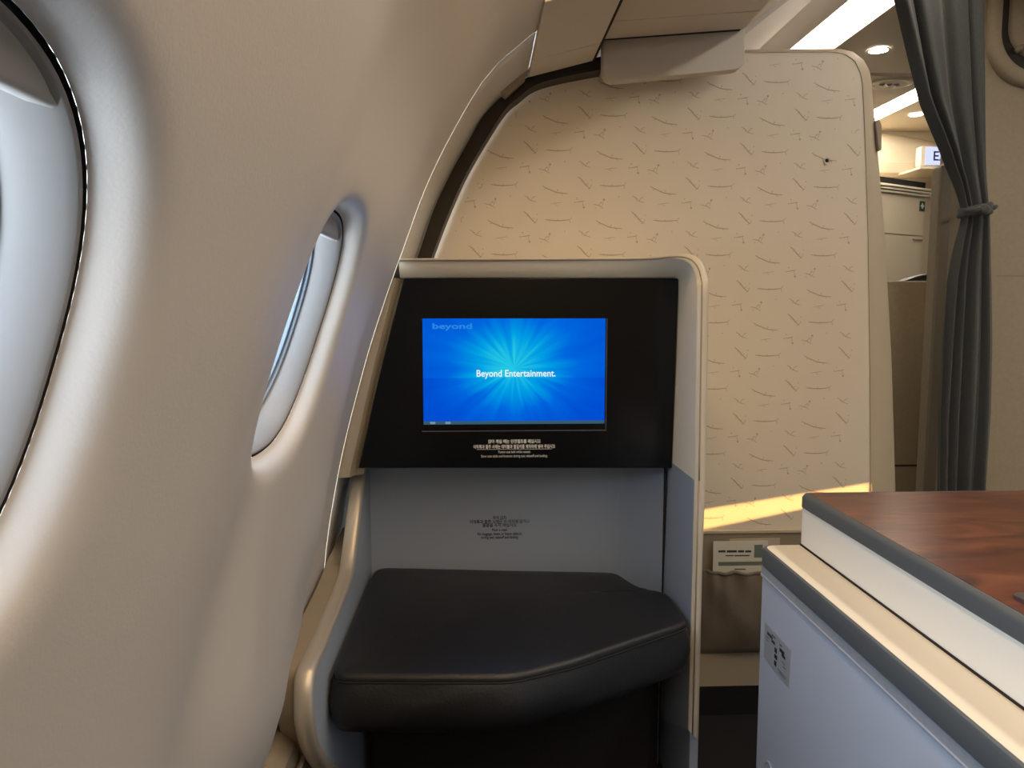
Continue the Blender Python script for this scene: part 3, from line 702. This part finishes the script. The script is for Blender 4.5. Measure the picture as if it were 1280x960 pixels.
# ------------------------------------------------------------ curtain
YCU = 2.08
cu = thing('curtain', (P(1205, 600, YCU).x, YCU, -0.92), 'grey pleated curtain gathered by a tie beside the partition', 'curtain')
rows = [(-70, 1110, 1230), (0, 1126, 1231), (60, 1139, 1231), (120, 1153, 1231), (180, 1177, 1231), (225, 1192, 1231), (252, 1198, 1232), (264, 1200, 1233), (276, 1199, 1234), (310, 1192, 1237), (350, 1185, 1239), (430, 1178, 1240), (520, 1172, 1238), (612, 1170, 1232), (760, 1168, 1232), (880, 1166, 1232)]
rr = [(P(600, y, YCU).z, P(a, y, YCU).x, P(b, y, YCU).x) for y, a, b in rows]
rr[-1] = (-0.915, rr[-1][1], rr[-1][2])
zz = np.linspace(min(rr[0][0], ZCL-0.004), rr[-1][0], 90)
zr_ = [a[0] for a in rr][::-1]
lx = np.interp(zz, zr_, [a[1] for a in rr][::-1]); rx = np.interp(zz, zr_, [a[2] for a in rr][::-1])
NU = 150
ztie = P(1215, 264, YCU).z
v = []
for i, z in enumerate(zz):
    wid = rx[i]-lx[i]; near = math.exp(-((z-ztie)/0.09)**2)
    for j in range(NU):
        u = j/(NU-1)
        ph = 2*math.pi*(4.3*u+0.45*math.sin(5.2*u+0.8*z)+0.25*u*u)
        amp = 0.021*(1-0.35*near)*(0.55+0.45*math.sin(3.1*u+1.4*z+0.6)**2)
        y = YCU+amp*(math.sin(ph)+0.30*math.sin(2.1*ph+z*2.5+1.0))-0.012*near
        x = lx[i]+wid*(u+0.028*math.sin(ph+1.2))
        v.append((x, y, z))
mesh('cloth', v, grid_faces(len(zz), NU), M['curtain'], parent=cu, smooth=True, fix=False)
cxm = (P(1200, 264, YCU).x+P(1234, 264, YCU).x)/2; hwid = (P(1234, 264, YCU).x-P(1200, 264, YCU).x)/2+0.006
def tring(z, g, sk): return [(cxm+(hwid+g)*math.cos(a), YCU-0.005+(0.045+g)*math.sin(a), z+sk*math.cos(a)) for a in np.linspace(0, 2*math.pi, 33)[:-1]]
loft('tie_band', [tring(ztie+0.016, -0.006, 0.008), tring(ztie+0.011, -0.001, 0.008), tring(ztie, -0.003, 0.006), tring(ztie-0.010, 0.0, 0.004), tring(ztie-0.015, -0.006, 0.004)], M['curtain'], parent=cu, smooth=True)
tube('tie_tail', [(cxm+hwid*0.8, YCU-0.03, ztie+0.004), (cxm+hwid+0.012, YCU-0.01, ztie+0.012), (cxm+hwid+0.03, YP-0.06, ztie+0.02), (cxm+hwid+0.034, YP-0.03, ztie+0.022)], 0.005, M['curtain'], parent=cu)
tube('tie_tail', [(cxm-0.01, YCU-0.055, ztie+0.002), (cxm-hwid*0.6, YCU-0.06, ztie-0.002), (cxm-hwid-0.014, YCU-0.05, ztie-0.006)], 0.006, M['curtain'], parent=cu)
bm_k = [tuple(Vector((cxm-0.008, YCU-0.056, ztie-0.002))+Vector((0.016*math.cos(a)*math.sin(b), 0.012*math.sin(a)*math.sin(b), 0.014*math.cos(b)))) for b in np.linspace(0.05, math.pi-0.05, 9) for a in np.linspace(0, 2*math.pi, 13)[:-1]]
mesh('knot', bm_k, grid_faces(9, 12, True)+[tuple(range(12)), tuple(range(96, 108))], M['curtain'], parent=cu, smooth=True)

# ------------------------------------------------------------ monitor and foot-rest pod
YM, YFRT, YN = 1.39, 1.25, 1.53
XI = 0.352
pod = thing('footrest_pod', (0.07, 1.45, -0.92), 'cream and grey seat-front pod housing the monitor and footrest', 'pod')
of = [(498, 323), (700, 322), (790, 321.5), (820, 320), (842, 317.5), (858, 317), (871, 321), (880, 331), (885, 346), (886, 362), (885, 430), (882, 590)]
inf = [(498, 327), (700, 326), (790, 325.5), (818, 325), (838, 323.5), (850, 324), (860, 328), (867, 337), (870, 350), (871, 364), (870, 430), (868, 590)]
ib = [(500, 347), (700, 347), (790, 347), (818, 347), (836, 347), (842, 347), (846, 348), (848, 349.5), (848.5, 352), (848.5, 366), (847, 430), (841, 572)]
zsp = P(868, 600, YFRT).z
yfr = [1.372, 1.372, 1.36, 1.34, 1.31, 1.29, 1.275, 1.265, 1.258, YFRT, YFRT, YFRT]
O = [P(x, y, f_) for (x, y), f_ in zip(of, yfr)]; I = [P(x, y, f_) for (x, y), f_ in zip(inf, yfr)]; Bk = [P(x, y, YM) for x, y in ib]
def to_z(a, b, z): t = (z-a.z)/(b.z-a.z); return a+(b-a)*t
O[-1] = to_z(O[-2], O[-1], zsp); I[-1] = to_z(I[-2], I[-1], zsp); Bk[-1] = to_z(Bk[-2], Bk[-1], zsp)
def smooth_path(p): return catmull(p, 4)
O = smooth_path(O); I = smooth_path(I); Bk = smooth_path(Bk)
Bd = [Vector((b.x, YM+0.045, b.z)) for b in Bk]
loft('upper_shell', [I, [i*0.72+b*0.28 for i, b in zip(I, Bk)], Bk, Bd], M['cream'], close=False, parent=pod, smooth=True)
def off_y(pl, dy, t=0, q=None): return [Vector((p.x, p.y+dy, p.z)) for p in pl]
mid = [o*0.5+i*0.5+Vector((0, -0.006, 0)) for o, i in zip(O, I)]
qa_ = [o*0.85+i*0.15+Vector((0, -0.004, 0)) for o, i in zip(O, I)]
qb_ = [o*0.15+i*0.85+Vector((0, -0.004, 0)) for o, i in zip(O, I)]
ObackY = YB-0.012
Ob = [Vector((o.x*1.0, ObackY, o.z)) for o in O]
bead = [o*0.35+i*0.65+Vector((0, -0.0045, 0)) for o, i in zip(O, I)]
loft('edge_trim', [I, qb_, bead, mid, qa_, O, off_y(O, 0.012)], M['trim'], close=False, parent=pod, smooth=True)
loft('outer_shell', [off_y(O, 0.012), Ob], M['cream'], close=False, parent=pod, smooth=True)
# lower grey pillar
O2 = [O[-1], P(878, 700, YFRT), P(873, 924, YFRT)]; I2 = [I[-1], P(865.5, 700, YFRT), P(860, 912, YFRT)]
B2 = [Bk[-1], Vector((XI, YM, P(838, 720, YM).z)), Vector((XI-0.002, YM, P(834, 900, YM).z))]
Bd2 = [Vector((b.x, 1.422, b.z)) for b in B2]
loft('lower_pillar', [I2, B2, Bd2], M['grey'], close=False, parent=pod, smooth=False)
mid2 = [o*0.5+i*0.5+Vector((0, -0.006, 0)) for o, i in zip(O2, I2)]
qa2 = [o*0.85+i*0.15+Vector((0, -0.004, 0)) for o, i in zip(O2, I2)]; qb2 = [o*0.15+i*0.85+Vector((0, -0.004, 0)) for o, i in zip(O2, I2)]
bead2 = [o*0.35+i*0.65+Vector((0, -0.0045, 0)) for o, i in zip(O2, I2)]
loft('lower_edge_trim', [I2, qb2, bead2, mid2, qa2, O2, off_y(O2, 0.012)], M['trim'], close=False, parent=pod, smooth=True)
loft('lower_outer_shell', [off_y(O2, 0.012), [Vector((o.x, ObackY, o.z)) for o in O2]], M['grey'], close=False, parent=pod)
mesh('pillar_underside', [I2[2], O2[2], (O2[2].x, ObackY, O2[2].z), (B2[2].x, 1.422, B2[2].z), B2[2]], [(0, 1, 2, 3, 4)], M['grey'], parent=pod)
f0 = P(862, 925, YFRT+0.01); f1 = P(873, 925, YFRT+0.01)
box('foot_post', f0.x, f1.x, YFRT+0.008, ObackY-0.05, -0.92, f0.z+0.02, M['grey'], parent=pod, bev=0.003)
tube('trim_bead', [(p.x, p.y-0.0008, p.z) for p in bead[::1]], 0.0013, M['taupe'], parent=pod, seg=6)
tube('trim_bead', [(p.x, p.y-0.0008, p.z) for p in bead2], 0.0013, M['taupe'], parent=pod, seg=6)
# niche: back, rounded corner, left cheek, floor of the pod
xnl, xnr = P(459, 600, YN).x, P(775, 600, YN).x
zn_t, zn_b = -0.20, -0.90
mesh('niche_back', [(xnl-0.02, YN, zn_b), (xnr, YN, zn_b), (xnr, YN, zn_t), (xnl-0.02, YN, zn_t)], [(0, 1, 2, 3)], M['grey'], parent=pod)
v = []
cpts = [(xnr, YN), (xnr+0.004, YN-0.002), (xnr+0.018, YN-0.012), (xnr+0.034, YN-0.032), (xnr+0.052, YN-0.062), (XI-0.004, YN-0.10), (XI-0.002, 1.424)]
for X, Y in cpts:
    v += [(X, Y, zn_b), (X, Y, zn_t)]
mesh('niche_corner', v, [(2*i, 2*i+1, 2*i+3, 2*i+2) for i in range(len(cpts)-1)], M['grey'], parent=pod, smooth=True)
box('gap_strip', XI-0.0035, XI-0.0015, 1.4215, 1.4255, zn_b, zn_t, M['matblack'], parent=pod)
box('niche_roof', xnl-0.01, XI, YM+0.034, YN, zn_t-0.03, zn_t, M['matblack'], parent=pod)
XL = -0.222
prof_px = [(457, 575), (456, 588), (449, 650), (442, 708), (436, 730), (426, 757), (404, 811), (396, 830), (391, 850), (390, 890), (393, 915), (400, 938), (413, 960)]
pf = [PX(x, y, XL) for x, y in prof_px]
pf = catmull([(XL, p.y, p.z) for p in pf]+[(XL, 1.225, -0.79), (XL, 1.26, -0.92)], 4)
cheek = [(p.y, p.z) for p in pf]+[(1.60, -0.92), (1.60, pf[0].z)]
prism('left_cheek', [(y+0.004, z) for y, z in cheek], 'x', XL-0.016, XL, M['grey'], parent=pod)
# silver edge strip along the cheek
rings = []
for i, p in enumerate(pf):
    t = (pf[min(i+1, len(pf)-1)]-pf[max(i-1, 0)]).normalized(); nrm2 = Vector((0, t.z, -t.y))
    a = 0.006
    rings.append([p+Vector((0.001, 0, 0))-nrm2*0.006, p+Vector((0.001, 0, 0))+nrm2*a*0.5, p+Vector((-0.003, 0, 0))+nrm2*a, p+Vector((-0.012, 0, 0))+nrm2*a*1.15, p+Vector((-0.021, 0, 0))+nrm2*a*0.8, p+Vector((-0.024, 0, 0))+nrm2*a*0.2, p+Vector((-0.024, 0, 0))-nrm2*0.008])
loft('cheek_edge_strip', rings, M['silver'], close=False, parent=pod, smooth=True)
# taupe casing between the cheek and the sidewall
cas = [(p.y+0.014, p.z+0.004) for p in pf if p.z < P(440, 712, 1.3).z]
cas += [(1.5, -0.92), (1.5, cas[0][1]+0.02)]
prism('side_casing', cas, 'x', -0.274, XL-0.017, M['taupe'], parent=pod, bev=0.003)
# wall-side cover strip left of the monitor
v = []
for y_ in np.linspace(348, 594, 16):
    xe = np.interp(y_, [348, 400, 450, 500, 540, 585, 650, 720], [505, 491.5, 479, 467, 458.5, 448, 440, 434])
    p = P(xe, y_, YM+0.012); n_ = wallpt(1.352, p.z, -0.0045)
    v += [(p.x+0.01, YM+0.02, p.z), (p.x-0.004, YM+0.012, p.z), (p.x-0.012, YM-0.006, p.z), (min(n_.x, p.x-0.012), YM-0.012, p.z), (n_.x+0.001, YM+0.03, p.z)]
mesh('wall_side_cover', v, grid_faces(16, 5), M['taupe'], parent=pod, smooth=False)
# black plinth under the footrest
pl = [(XL+0.07, 1.30), (0.0, 1.25), (XI-0.05, 1.32), (XI-0.004, 1.42), (XI-0.004, YN-0.002), (XL+0.07, YN-0.002)]
prism('plinth', [(PZ(705, 880, -0.68).x, 1.30), (0.30, 1.30), (0.345, 1.42), (0.345, YN-0.004), (-0.205, YN-0.004), (-0.205, 1.36), (-0.165, 1.34)], 'z', -0.92, -0.635, M['carpet'], parent=pod, bev=0.01)

# monitor
mon = thing('seat_monitor', (0.1, YM, -0.29), 'black entertainment monitor panel showing a blue picture', 'monitor')
me_ = [(505, 348), (848, 348), (840, 585), (448, 585), (458.5, 540), (467, 500), (479, 450), (491.5, 400)]
mp_ = [P(x, y, YM) for x, y in me_]
prism('panel', [(p.x, p.z) for p in mp_], 'y', YM, YM+0.03, M['black'], parent=mon, bev=0.0012)
s00, s11 = P(529.5, 531, YM), P(757, 398, YM)
sx0, sx1, sz0, sz1 = s00.x, s11.x, s00.z, s11.z
scx, scz = P(643, 463, YM).x, P(643, 463, YM).z
org = ORG[mon.name]
M['screen'] = screen_mat(scx-org.x, scz+ZC-org.z+0.004, (sx1-sx0)/2, (sz1-sz0)/2)
zbar = P(640, 526, YM).z; zlow = P(640, 536.5, YM).z
YS = YM-0.0006
mesh('screen', [(sx0, YS, zbar), (sx1, YS, zbar), (sx1, YS, sz1), (sx0, YS, sz1)], [(0, 1, 2, 3)], M['screen'], parent=mon, label='blue picture with pale rays and white title')
bar_ = mesh('status_bar', [(sx0, YS, zbar-0.006), (sx1, YS, zbar-0.006), (sx1, YS, zbar), (sx0, YS, zbar)], [(0, 1, 2, 3)], M['bar'], parent=mon)
for xa in (541, 560):
    c = P(xa, 531, YM)
    mesh('status_icon', [(c.x+a, YS-0.0003, zbar-0.003+b) for a, b in rrect(-0.005, 0.005, -0.0022, 0.0022, 0.0018, 4)], [tuple(range(20))], M['baricon'], parent=bar_)
# slim bright bezel line around the display
for nm, (xa, xb, za, zb_) in {'a': (sx0-0.003, sx1+0.004, zlow-0.0035, zlow-0.0022), 'b': (sx1+0.002, sx1+0.0032, zlow-0.003, sz1)}.items():
    box('display_edge', xa, xb, YM-0.0012, YM, za, zb_, M['chrome'] if nm == 'a' else M['edge'], parent=mon)
tp = P(645, 467, YM)
text_mesh('title_text', 'Beyond Entertainment.', 0.0172, lambda x, y: (tp.x+x, YS-0.0004, tp.z+y), M['title'], mon, bold=0.0002, squash=0.905)
lp = P(540, 408, YM)
text_mesh('logo_text', 'beyond', 0.0185, lambda x, y: (lp.x+x, YS-0.0004, lp.z+y*0.75), M['logo'], mon, align='LEFT', bold=0.0005, squash=1.32)
for i, (tx, yy, sz_, bd) in enumerate((('앉아 계실 때는 안전벨트를 매십시오', 552.0, 0.0078, 0.0002), ('이착륙과 활주 시에는 테이블과 팔걸이를 제자리에 넣어 주십시오', 558.5, 0.0078, 0.0002), ('Fasten seat belt while seated.', 564.8, 0.0068, 0.0), ('Stow seat table and footrest during taxi, takeoff and landing.', 570.0, 0.0068, 0.0))):
    c = P(643, yy, YM)
    text_mesh('notice_text', tx, sz_, lambda x, y: (c.x+x, YM-0.0005, c.z+y), M['print_w'], mon, bold=bd, squash=(0.83, 0.72, 0.74, 0.74)[i])
c0 = P(596, 561.8, YM); c1 = P(690, 561.8, YM)
mesh('notice_rule', [(c0.x, YM-0.0005, c0.z-0.0003), (c1.x, YM-0.0005, c0.z-0.0003), (c1.x, YM-0.0005, c0.z+0.0003), (c0.x, YM-0.0005, c0.z+0.0003)], [(0, 1, 2, 3)], M['print_w'], parent=mon)
for i, (tx, yy, sz_) in enumerate((('착석 금지', 647.5, 0.0088), ('이착륙과 활주 시에는 이 의자에 앉거나', 652.3, 0.0088), ('물품을 두지 마십시오', 656.6, 0.0088), ('Not a seat', 662.2, 0.0085), ('No baggage, items or heavy objects', 667.2, 0.0085), ('during taxi, takeoff and landing', 671.6, 0.0085))):
    c = P(624.5, yy, YN)
    text_mesh('caution_text', tx, sz_, lambda x, y: (c.x+x, YN-0.0006, c.z+y), M['print_d'], pod, squash=(0.8, 0.86, 0.9, .85, 0.74, 0.72)[i], bold=0.00012)

# footrest cushion
ZCU = -0.52
XLc, XRc, YNc = XL+0.005, XI-0.004, YN-0.005
def cpx(x, y): p = PZ(x, y, ZCU); return (min(max(p.x, XLc), XRc), min(p.y, YNc))
plan = round_poly([(XLc, YNc), cpx(772, 714), cpx(802, 734), cpx(846, 735), (XRc, cpx(858, 778)[1]), cpx(722, 826), cpx(640, 845.5), (XLc, cpx(412, 845)[1])], [0.03, 0.02, 0.035, 0.05, 0.03, 0.06, 0.07, 0.022], 8)
def resample(poly, step):
    q = [Vector((x, y, 0)) for x, y in poly]; q.append(q[0]); L_ = [0]
    for a, b in zip(q, q[1:]): L_.append(L_[-1]+(b-a).length)
    n = int(L_[-1]/step); out = []
    for k in range(n):
        t = L_[-1]*k/n; i = max(m for m in range(len(L_)-1) if L_[m] <= t)
        out.append(q[i].lerp(q[i+1], (t-L_[i])/max(1e-9, L_[i+1]-L_[i])))
    return out
pp = resample(plan, 0.009)
for _ in range(3): pp = [pp[i-1]*0.25+pp[i]*0.5+pp[(i+1) % len(pp)]*0.25 for i in range(len(pp))]
cen = Vector((0.06, 1.33, 0))
# orientation: points run clockwise seen from above -> inward normal
def signed(p): return sum(p[i-1].x*p[i].y-p[i].x*p[i-1].y for i in range(len(p)))
sgn = -1 if signed(pp) > 0 else 1
def inset(d):
    out = []; N_ = len(pp)
    for i in range(N_):
        t = (pp[(i+1) % N_]-pp[i-1]).normalized(); out.append(pp[i]+Vector((t.y, -t.x, 0))*d*sgn)
    return out
ot = thing('footrest_cushion', (0.06, 1.33, ZCU-0.085), 'thick black leather footrest cushion with a stitched front edge', 'cushion')
def crown(p):   # a gentle dome with soft creases in the leather
    return 0.004*math.sin(9*p.x+2)*math.sin(11*p.y)
TH = 0.09
def bot(p):  # front hangs a little lower on the wall side
    return ZCU-TH
def ring(d, z, cr=0): return [(p.x, p.y, z+cr*crown(p)) for p in inset(d)]
top_rings = [ring(0.0035, ZCU-0.011), ring(0.003, ZCU-0.006), ring(0.006, ZCU-0.002), ring(0.012, ZCU+0.0005, 0.2)]
last = inset(0.012)
for s in (0.85, 0.68, 0.5, 0.34, 0.18, 0.06):
    top_rings.append([(cen.x+(p.x-cen.x)*s, cen.y+(p.y-cen.y)*s, ZCU+0.001+0.005*(1-s)+crown(cen+(p-cen)*s)*0.8) for p in last])
tp_ = loft('top_cover', top_rings+[[(cen.x, cen.y, ZCU+0.0058+0.8*crown(cen)) for p in last]], M['leather'], parent=ot, smooth=True)
def wrink(p, k): return 0.0022*math.sin(23*p.x+k*2.1)*math.sin(17*p.x-31*p.y+k)
side = []
for d, z, k in ((0.003, ZCU-0.0125, 0), (0.0, ZCU-0.02, .4), (-0.004, ZCU-0.035, 1), (-0.005, ZCU-0.052, 1.6), (-0.002, ZCU-0.07, 2.2), (0.006, ZCU-TH+0.003, 0), (0.016, ZCU-TH, 0)):
    side.append([(p.x, p.y+(wrink(p, k) if k else 0), z) for p in inset(d)])
s_l = inset(0.016)
for s in (0.7, 0.3): side.append([(cen.x+(p.x-cen.x)*s, cen.y+(p.y-cen.y)*s, ZCU-TH) for p in s_l])
loft('side_band', side, M['leather'], parent=ot, smooth=True)
sp_ = inset(0.0025)
tube('seam', [(p.x, p.y, ZCU-0.0117) for p in sp_]+[(sp_[0].x, sp_[0].y, ZCU-0.0117)], 0.0016, M['matblack'], parent=ot, seg=6)
# bracket that carries the cushion
box('carrier_plate', XL+0.004, XI-0.03, YN-0.2, YN-0.006, ZCU-TH-0.014, ZCU-TH-0.001, M['matblack'], parent=ot, bev=0.003)

# ------------------------------------------------------------ literature pocket with brochures
pk = thing('literature_pocket', (0.54, YB-0.03, P(900, 815, YB).z), 'taupe gathered fabric pocket on the bulkhead', 'pocket')
kx0, kx1 = P(868, 760, YB).x, P(990, 760, YB).x; kz1, kz0 = P(900, 709, YB).z, P(900, 813, YB).z
v = []; nu, nz = 60, 24
for i in range(nz):
    t = i/(nz-1); z = kz1+(kz0-kz1)*t
    for j in range(nu):
        u = j/(nu-1)
        bulge = 0.03*math.sin(math.pi*min(1, max(0, u)))**0.5*(0.35+0.65*math.sin(math.pi*(t*0.85+0.1)))
        gath = 0.004*math.sin(40*u+3*math.sin(5*u))*math.exp(-t*5)+0.005*math.sin(7*u+6*t)*t*(1-t)*3+0.003*math.sin(16*u-9*t)*(1-t)
        v.append((kx0+(kx1-kx0)*u, YB-0.006-bulge*(1 if t < .97 else .4)-gath-0.002, z-0.004*math.sin(math.pi*u)*(1-t)+0.002*math.sin(21*u)*(1-t)))
mesh('pouch', v, grid_faces(nz, nu), M['pocket'], parent=pk, smooth=True)
tube('elastic_hem', [(kx0+(kx1-kx0)*u, YB-0.009-0.03*math.sin(math.pi*u)**0.5*0.55-0.004*math.sin(40*u+3*math.sin(5*u)), kz1-0.003-0.004*math.sin(math.pi*u)+0.002*math.sin(21*u)) for u in np.linspace(0.01, 0.99, 50)], 0.004, M['pocket'], parent=pk)
def sheet(name, px0, px1, pyt, Y, label, mat, tilt=0.0):
    a = P(px0, pyt, Y); b = P(px1, pyt, Y); zt_ = a.z
    t = thing(name, ((a.x+b.x)/2, Y, zt_-0.12), label, 'brochure')
    prism('cover', [(a.x, zt_-0.12), (b.x, zt_-0.12), (b.x, zt_+tilt), (a.x, zt_)], 'y', Y, Y+0.002, mat, parent=t)
    return t, a, b
br, a, b = sheet('brochure', 892, 960, 677, YB-0.0165, 'pale brochure with a printed heading standing in the fabric pocket', M['paper'])
Yb = YB-0.0167
def strip(name, px0, px1, py0, py1, mat):
    a = P(px0, py0, Yb); b = P(px1, py1, Yb)
    mesh(name, [(a.x, Yb, b.z), (b.x, Yb, b.z), (b.x, Yb, a.z), (a.x, Yb, a.z)], [(0, 1, 2, 3)], mat, parent=br)
strip('print_band', 898, 958, 702.5, 706.5, M['papergreen']); strip('print_picture', 943, 953, 681, 697, M['papergreen'])
c = P(899, 689.5, Yb); text_mesh('heading', 'Cabin magazine list', 0.0105, lambda x, y: (c.x+x, Yb-0.0001, c.z+y), M['print_d'], br, align='LEFT', squash=0.8) if False else None
for (xa, xb, ya, yb_) in ((898, 907, 688, 690.5), (908.5, 921, 688, 690.5), (922.5, 930, 688, 690.5), (931.5, 939, 688, 690.5), (907, 917, 694, 695.2), (918, 937, 694, 695.2), (918, 932, 711, 712)):
    strip('print_line', xa, xb, ya, yb_, M['print_d'])
sheet('brochure', 912, 975, 674, YB-0.0115, 'tan brochure tucked behind the pale one in the fabric pocket', M['bulkedge'], 0.001)

# ------------------------------------------------------------ seat console on the right
Zt = -0.30
d0 = PZ(1008, 616, Zt); YCF = PZ(1100, 613.5, Zt).y
Xe = PZ(1150, 702, Zt).x                      # aisle of the wood edge, taken on the long edge
Xw = d0.x-0.010
con = thing('seat_console', (0.75, 0.7, -0.92), 'seat-side console with a red-brown wood top, cream armrest and blue-grey side', 'console')
YN0 = 0.18; XRT = 1.02
rp = round_poly([(Xw, YN0), (XRT, YN0), (XRT, YCF), (Xw, YCF)], [0, 0, 0.02, 0.022])
def offs(poly, d):
    N_ = len(poly); out = []
    for i in range(N_):
        a = Vector(poly[i-1]); p = Vector(poly[i]); b = Vector(poly[(i+1) % N_])
        t1 = (p-a).normalized(); t2 = (b-p).normalized(); n1 = Vector((-t1.y, t1.x)); n2 = Vector((-t2.y, t2.x)); nn = (n1+n2)
        nn = nn/max(0.3, nn.length_squared/2) if nn.length > 1e-6 else n1
        out.append((p.x+nn.x*d, p.y+nn.y*d))
    return out
def zr(poly, z): return [(x, y, z) for x, y in poly]
loft('tabletop_edging', [zr(offs(rp, 0.012), Zt-0.001), zr(offs(rp, 0.010), Zt+0.0008), zr(offs(rp, 0.004), Zt-0.0008), zr(offs(rp, 0.0), Zt-0.006), zr(offs(rp, 0.0), Zt-0.022), zr(offs(rp, 0.004), Zt-0.0235), zr(offs(rp, 0.03), Zt-0.0235)], M['edge'], parent=con, auto=40)
prism('wood_top', offs(rp, 0.0115), 'z', Zt-0.015, Zt+0.0004, M['wood'], parent=con)
bz = Zt-0.0235
rb = round_poly([(Xw+0.003, YN0), (XRT-0.003, YN0), (XRT-0.003, YCF-0.003), (Xw+0.003, YCF-0.003)], [0, 0, 0.02, 0.012])
za = PZ(995, 679, -0.38).z
Za = P(995, 679, YCF).z
prism('body', rb, 'z', Za-0.004, bz, M['white'], parent=con)
box('body_gap', Xw+0.0015, XRT-0.005, YN0, YCF-0.01, Za+0.0002, Za+0.003, M['gap'], parent=con)
Xa = P(946, 700, YCF).x
ra = round_poly([(Xa, YN0), (XRT, YN0), (XRT, YCF-0.002), (Xa, YCF-0.002)], [0, 0, 0.02, 0.028], 10)
TE = P(950, 706, YCF-0.04).z
TE = Za-0.030
loft('armrest_edging', [zr(offs(ra, 0.008), Za-0.0005), zr(offs(ra, 0.003), Za-0.001), zr(offs(ra, 0.0), Za-0.005), zr(offs(ra, 0.0), TE+0.002), zr(offs(ra, 0.003), TE), zr(offs(ra, 0.03), TE)], M['edge'], parent=con, auto=40)
prism('armrest_top', offs(ra, 0.0075), 'z', Za-0.012, Za, M['armcream'], parent=con)
rs = round_poly([(Xa+0.004, YN0), (XRT, YN0), (XRT, YCF-0.006), (Xa+0.004, YCF-0.008)], [0, 0, 0.02, 0.012], 10)
prism('side_panel', rs, 'z', -0.92, TE-0.0005, M['side'], parent=con, auto=30)
ws = offs(rs, -0.0016)
loft('metal_strip', [zr(offs(rs, 0.0005), TE-0.0006), zr(ws, TE-0.001), zr(ws, TE-0.014), zr(offs(rs, -0.003), TE-0.0155), zr(offs(rs, -0.003), TE-0.018), zr(offs(rs, 0.0005), TE-0.019)], M['alu'], parent=con, auto=30)
Xs = Xa+0.004
cn = [PX(x, y, Xs) for x, y in ((957, 779), (989, 812), (988, 857), (957, 826))]
ya, yb2 = cn[0].y, cn[1].y; zt1 = (cn[0].z+cn[1].z)/2; zb1 = (cn[2].z+cn[3].z)/2
stk = box('instruction_sticker', Xs-0.0012, Xs-0.0002, yb2, ya, zb1, zt1, M['sticker'], parent=con, label='small silver sticker with dark pictograms')
def smark(u0, u1, w0, w1, mat=M['print_d']):   # u along from far end towards the viewer, w from the top
    L_ = ya-yb2; H_ = zt1-zb1
    mesh('pictogram', [(Xs-0.0016, ya-L_*u, zt1-H_*w) for u, w in ((u0, w0), (u1, w0), (u1, w1), (u0, w1))], [(0, 1, 2, 3)], mat, parent=stk)
for m_k in ((.12, .34, .16, .24), (.3, .44, .24, .32), (.43, .52, .36, .50), (.43, .54, .54, .66), (.43, .52, .72, .86), (.62, .8, .22, .32), (.7, .84, .32, .40), (.62, .7, .12, .16), (.72, .84, .52, .54), (.76, .86, .62, .64), (.08, .2, .32, .34), (.1, .18, .40, .42), (.58, .9, .84, .86), (.62, .86, .9, .92), (.3, .44, .1, .14)): smark(*m_k)
for (w0, w1) in ((-0.012, 0.008), (0.992, 1.012)): smark(-.01, 1.01, w0, w1, M['alu'])
hc = PX(962, 966, Xs)
tube('recessed_handle', [(Xs-0.001, hc.y+0.016*math.cos(a), hc.z+0.016*math.sin(a)) for a in np.linspace(-0.3, 2.4, 14)], 0.0016, M['alu'], parent=con)
lc = PZ(1281, 752, Zt)
lt = round_poly([(lc.x-0.006, lc.y-0.03), (lc.x+0.05, lc.y-0.03), (lc.x+0.05, lc.y+0.012), (lc.x-0.006, lc.y+0.012)], [0.006]*4)
loft('table_latch', [zr(lt, Zt+0.0003), zr(lt, Zt+0.004), zr(offs(lt, 0.002), Zt+0.006), zr(offs(lt, 0.004), Zt+0.006)], M['chrome'], parent=con, caps=True, auto=40)
